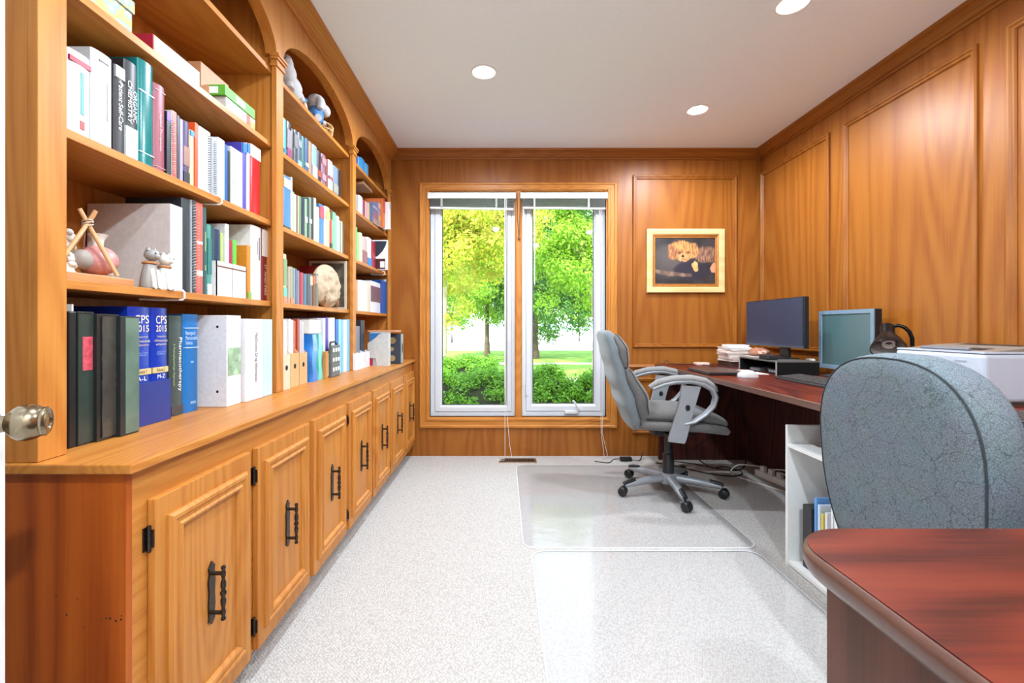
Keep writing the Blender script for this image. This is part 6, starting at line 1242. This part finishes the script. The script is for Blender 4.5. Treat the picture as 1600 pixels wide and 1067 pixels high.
# ---------------------------------------------------------------- framed painting
YP = YB - .02
pf = thing('framed_painting', (bx(1070), YB, ZY(408, YB)), 'framed painting of a shaggy dog hanging on the back wall', 'painting')
cream = wood('cream_frame', (226, 200, 148), (216, 186, 130), (196, 160, 104), 'x', ring=6)
def pr3(u, v, h): return Vector((u, YB - h, v))
a0, a1, c0_, c1_ = bx(1009.5), bx(1130.5), ZY(457.5, YB), ZY(358.5, YB)
MB().frame(a0, a1, c0_, c1_, [(0, .001), (0, .024), (.006, .028), (.04, .026), (.046, .02)], pr3).build('outer_frame', cream, pf, smooth=0)
i0 = .046; MB().frame(a0 + i0, a1 - i0, c0_ + i0, c1_ - i0, [(0, .02), (.004, .021), (.014, .012), (.02, .015), (.024, .012), (.026, .006)], pr3).build('inner_frame', mat((176, 112, 48), .35, .2, var=.15), pf, smooth=0)
i1 = .07; u0, u1, v0, v1 = a0 + i1, a1 - i1, c0_ + i1, c1_ - i1; nu, nv = 190, 146
vs = []; fs = []; cols_ = []
rn = random.Random(2)
def ell(s, t_, cx, cy, rx, ry): return ((s - cx) / rx) ** 2 + ((t_ - cy) / ry) ** 2
def mixc(a, b_, f): f = max(0, min(1, f)); return tuple(p + (q - p) * f for p, q in zip(a, b_))
def paint(s, t_):     # s left-right, t top-bottom, 0..1: dark cushion, shaggy ginger head, grey-brown body, pale paws
    n = lambda k, o=0: mnoise.noise(Vector((s * k, t_ * k * .8, o)))
    s0, t0 = s, t_; s = s + .035 * mnoise.noise(Vector((s0 * 7, t0 * 6, 3))) + .016 * mnoise.noise(Vector((s0 * 30, t0 * 12, 8))); t_ = t_ + .035 * mnoise.noise(Vector((s0 * 7, t0 * 6, 13))) + .02 * mnoise.noise(Vector((s0 * 34, t0 * 20, 18)))
    hair = lambda o: .5 + .9 * mnoise.noise(Vector((s0 * 52 + 10 * (t0 - .3) * (s0 - .45), t0 * 8, o))) + .4 * mnoise.noise(Vector((s0 * 110, t0 * 20, o)))
    soft = lambda q, w=.25: max(0, min(1, (1 - q) / w))
    c = mixc((30, 26, 28), (54, 46, 48), .5 + n(6)); c = mixc(c, mixc((86, 76, 72), (50, 44, 46), ell(s, t_, .26, .45, .4, .45)), soft(ell(s, t_, .24, .52, .36, .44), .4))
    c = mixc(c, (38, 34, 46), soft(ell(s, t_, .6, .72, .32, .24), .4))
    c = mixc(c, mixc((96, 74, 64), (142, 112, 92), .5 + n(12, 1)), soft((abs(t_ - (.72 + .26 * s - .22 * s * s)) / .055) ** 2, .6) * soft(s / .64, .1))
    c = mixc(c, mixc((84, 56, 48), (168, 122, 92), hair(1)), soft(ell(s, t_, .86, .36, .30, .2), .45) * (1 if s > .5 else .2))
    c = mixc(c, mixc((126, 74, 48), (216, 150, 82), hair(7) + .25 - .5 * (t_ - .2)), soft(ell(s, t_, .43, .25, .24, .2), .35))
    c = mixc(c, mixc((110, 62, 44), (206, 138, 82), hair(2)), soft(ell(s, t_, .29, .31, .10, .18), .4))
    c = mixc(c, mixc((130, 78, 50), (228, 164, 92), hair(3) + .1), soft(ell(s, t_, .62, .28, .13, .19), .4))
    c = mixc(c, mixc((166, 104, 66), (220, 166, 102), hair(5) + .2), soft(ell(s, t_, .47, .42, .10, .11), .5))
    c = mixc(c, (92, 52, 40), .8 * soft(ell(s, t_, .405, .32, .035, .028), .7)); c = mixc(c, (92, 52, 40), .8 * soft(ell(s, t_, .54, .32, .035, .028), .7))
    c = mixc(c, (56, 28, 26), soft(ell(s, t_, .465, .39, .03, .034), .5)); c = mixc(c, (150, 78, 68), .8 * soft(ell(s, t_, .47, .46, .045, .016), .7))
    c = mixc(c, mixc((196, 138, 82), (228, 182, 112), hair(4)), soft(ell(s, t_, .67, .62, .06, .105), .35)); c = mixc(c, (196, 140, 104), soft(ell(s, t_, .975, .65, .075, .13), .35))
    return c
for j in range(nv + 1):
    for i in range(nu + 1):
        s, t_ = i / nu, 1 - j / nv; vs.append((u0 + (u1 - u0) * s, YB - .008, v0 + (v1 - v0) * j / nv)); cols_.append(lin(paint(s, t_)))
fs = [(j * (nu + 1) + i, j * (nu + 1) + i + 1, (j + 1) * (nu + 1) + i + 1, (j + 1) * (nu + 1) + i) for j in range(nv) for i in range(nu)]
m, nt, b = newmat('oil_painting'); at = N(nt, 'ShaderNodeVertexColor'); at.layer_name = 'paint'; nt.links.new(at.outputs[0], b.inputs['Base Color']); b.inputs['Roughness'].default_value = .5
nz = N(nt, 'ShaderNodeTexNoise', Scale=300.0); bp = N(nt, 'ShaderNodeBump', Strength=.2, Distance=.001); nt.links.new(nz.outputs['Fac'], bp.inputs['Height']); nt.links.new(bp.outputs[0], b.inputs['Normal'])
cv = MB().add(vs, fs).build('canvas', m, pf, smooth=0, fix=False)
ca = cv.data.color_attributes.new('paint', 'FLOAT_COLOR', 'POINT'); ca.data.foreach_set('color', [v for c in cols_ for v in c])
box_obj('backing', (u0 - .02, u1 + .02, YB - .006, YB - .001, v0 - .02, v1 + .02), mat((120, 90, 60), .8), pf)
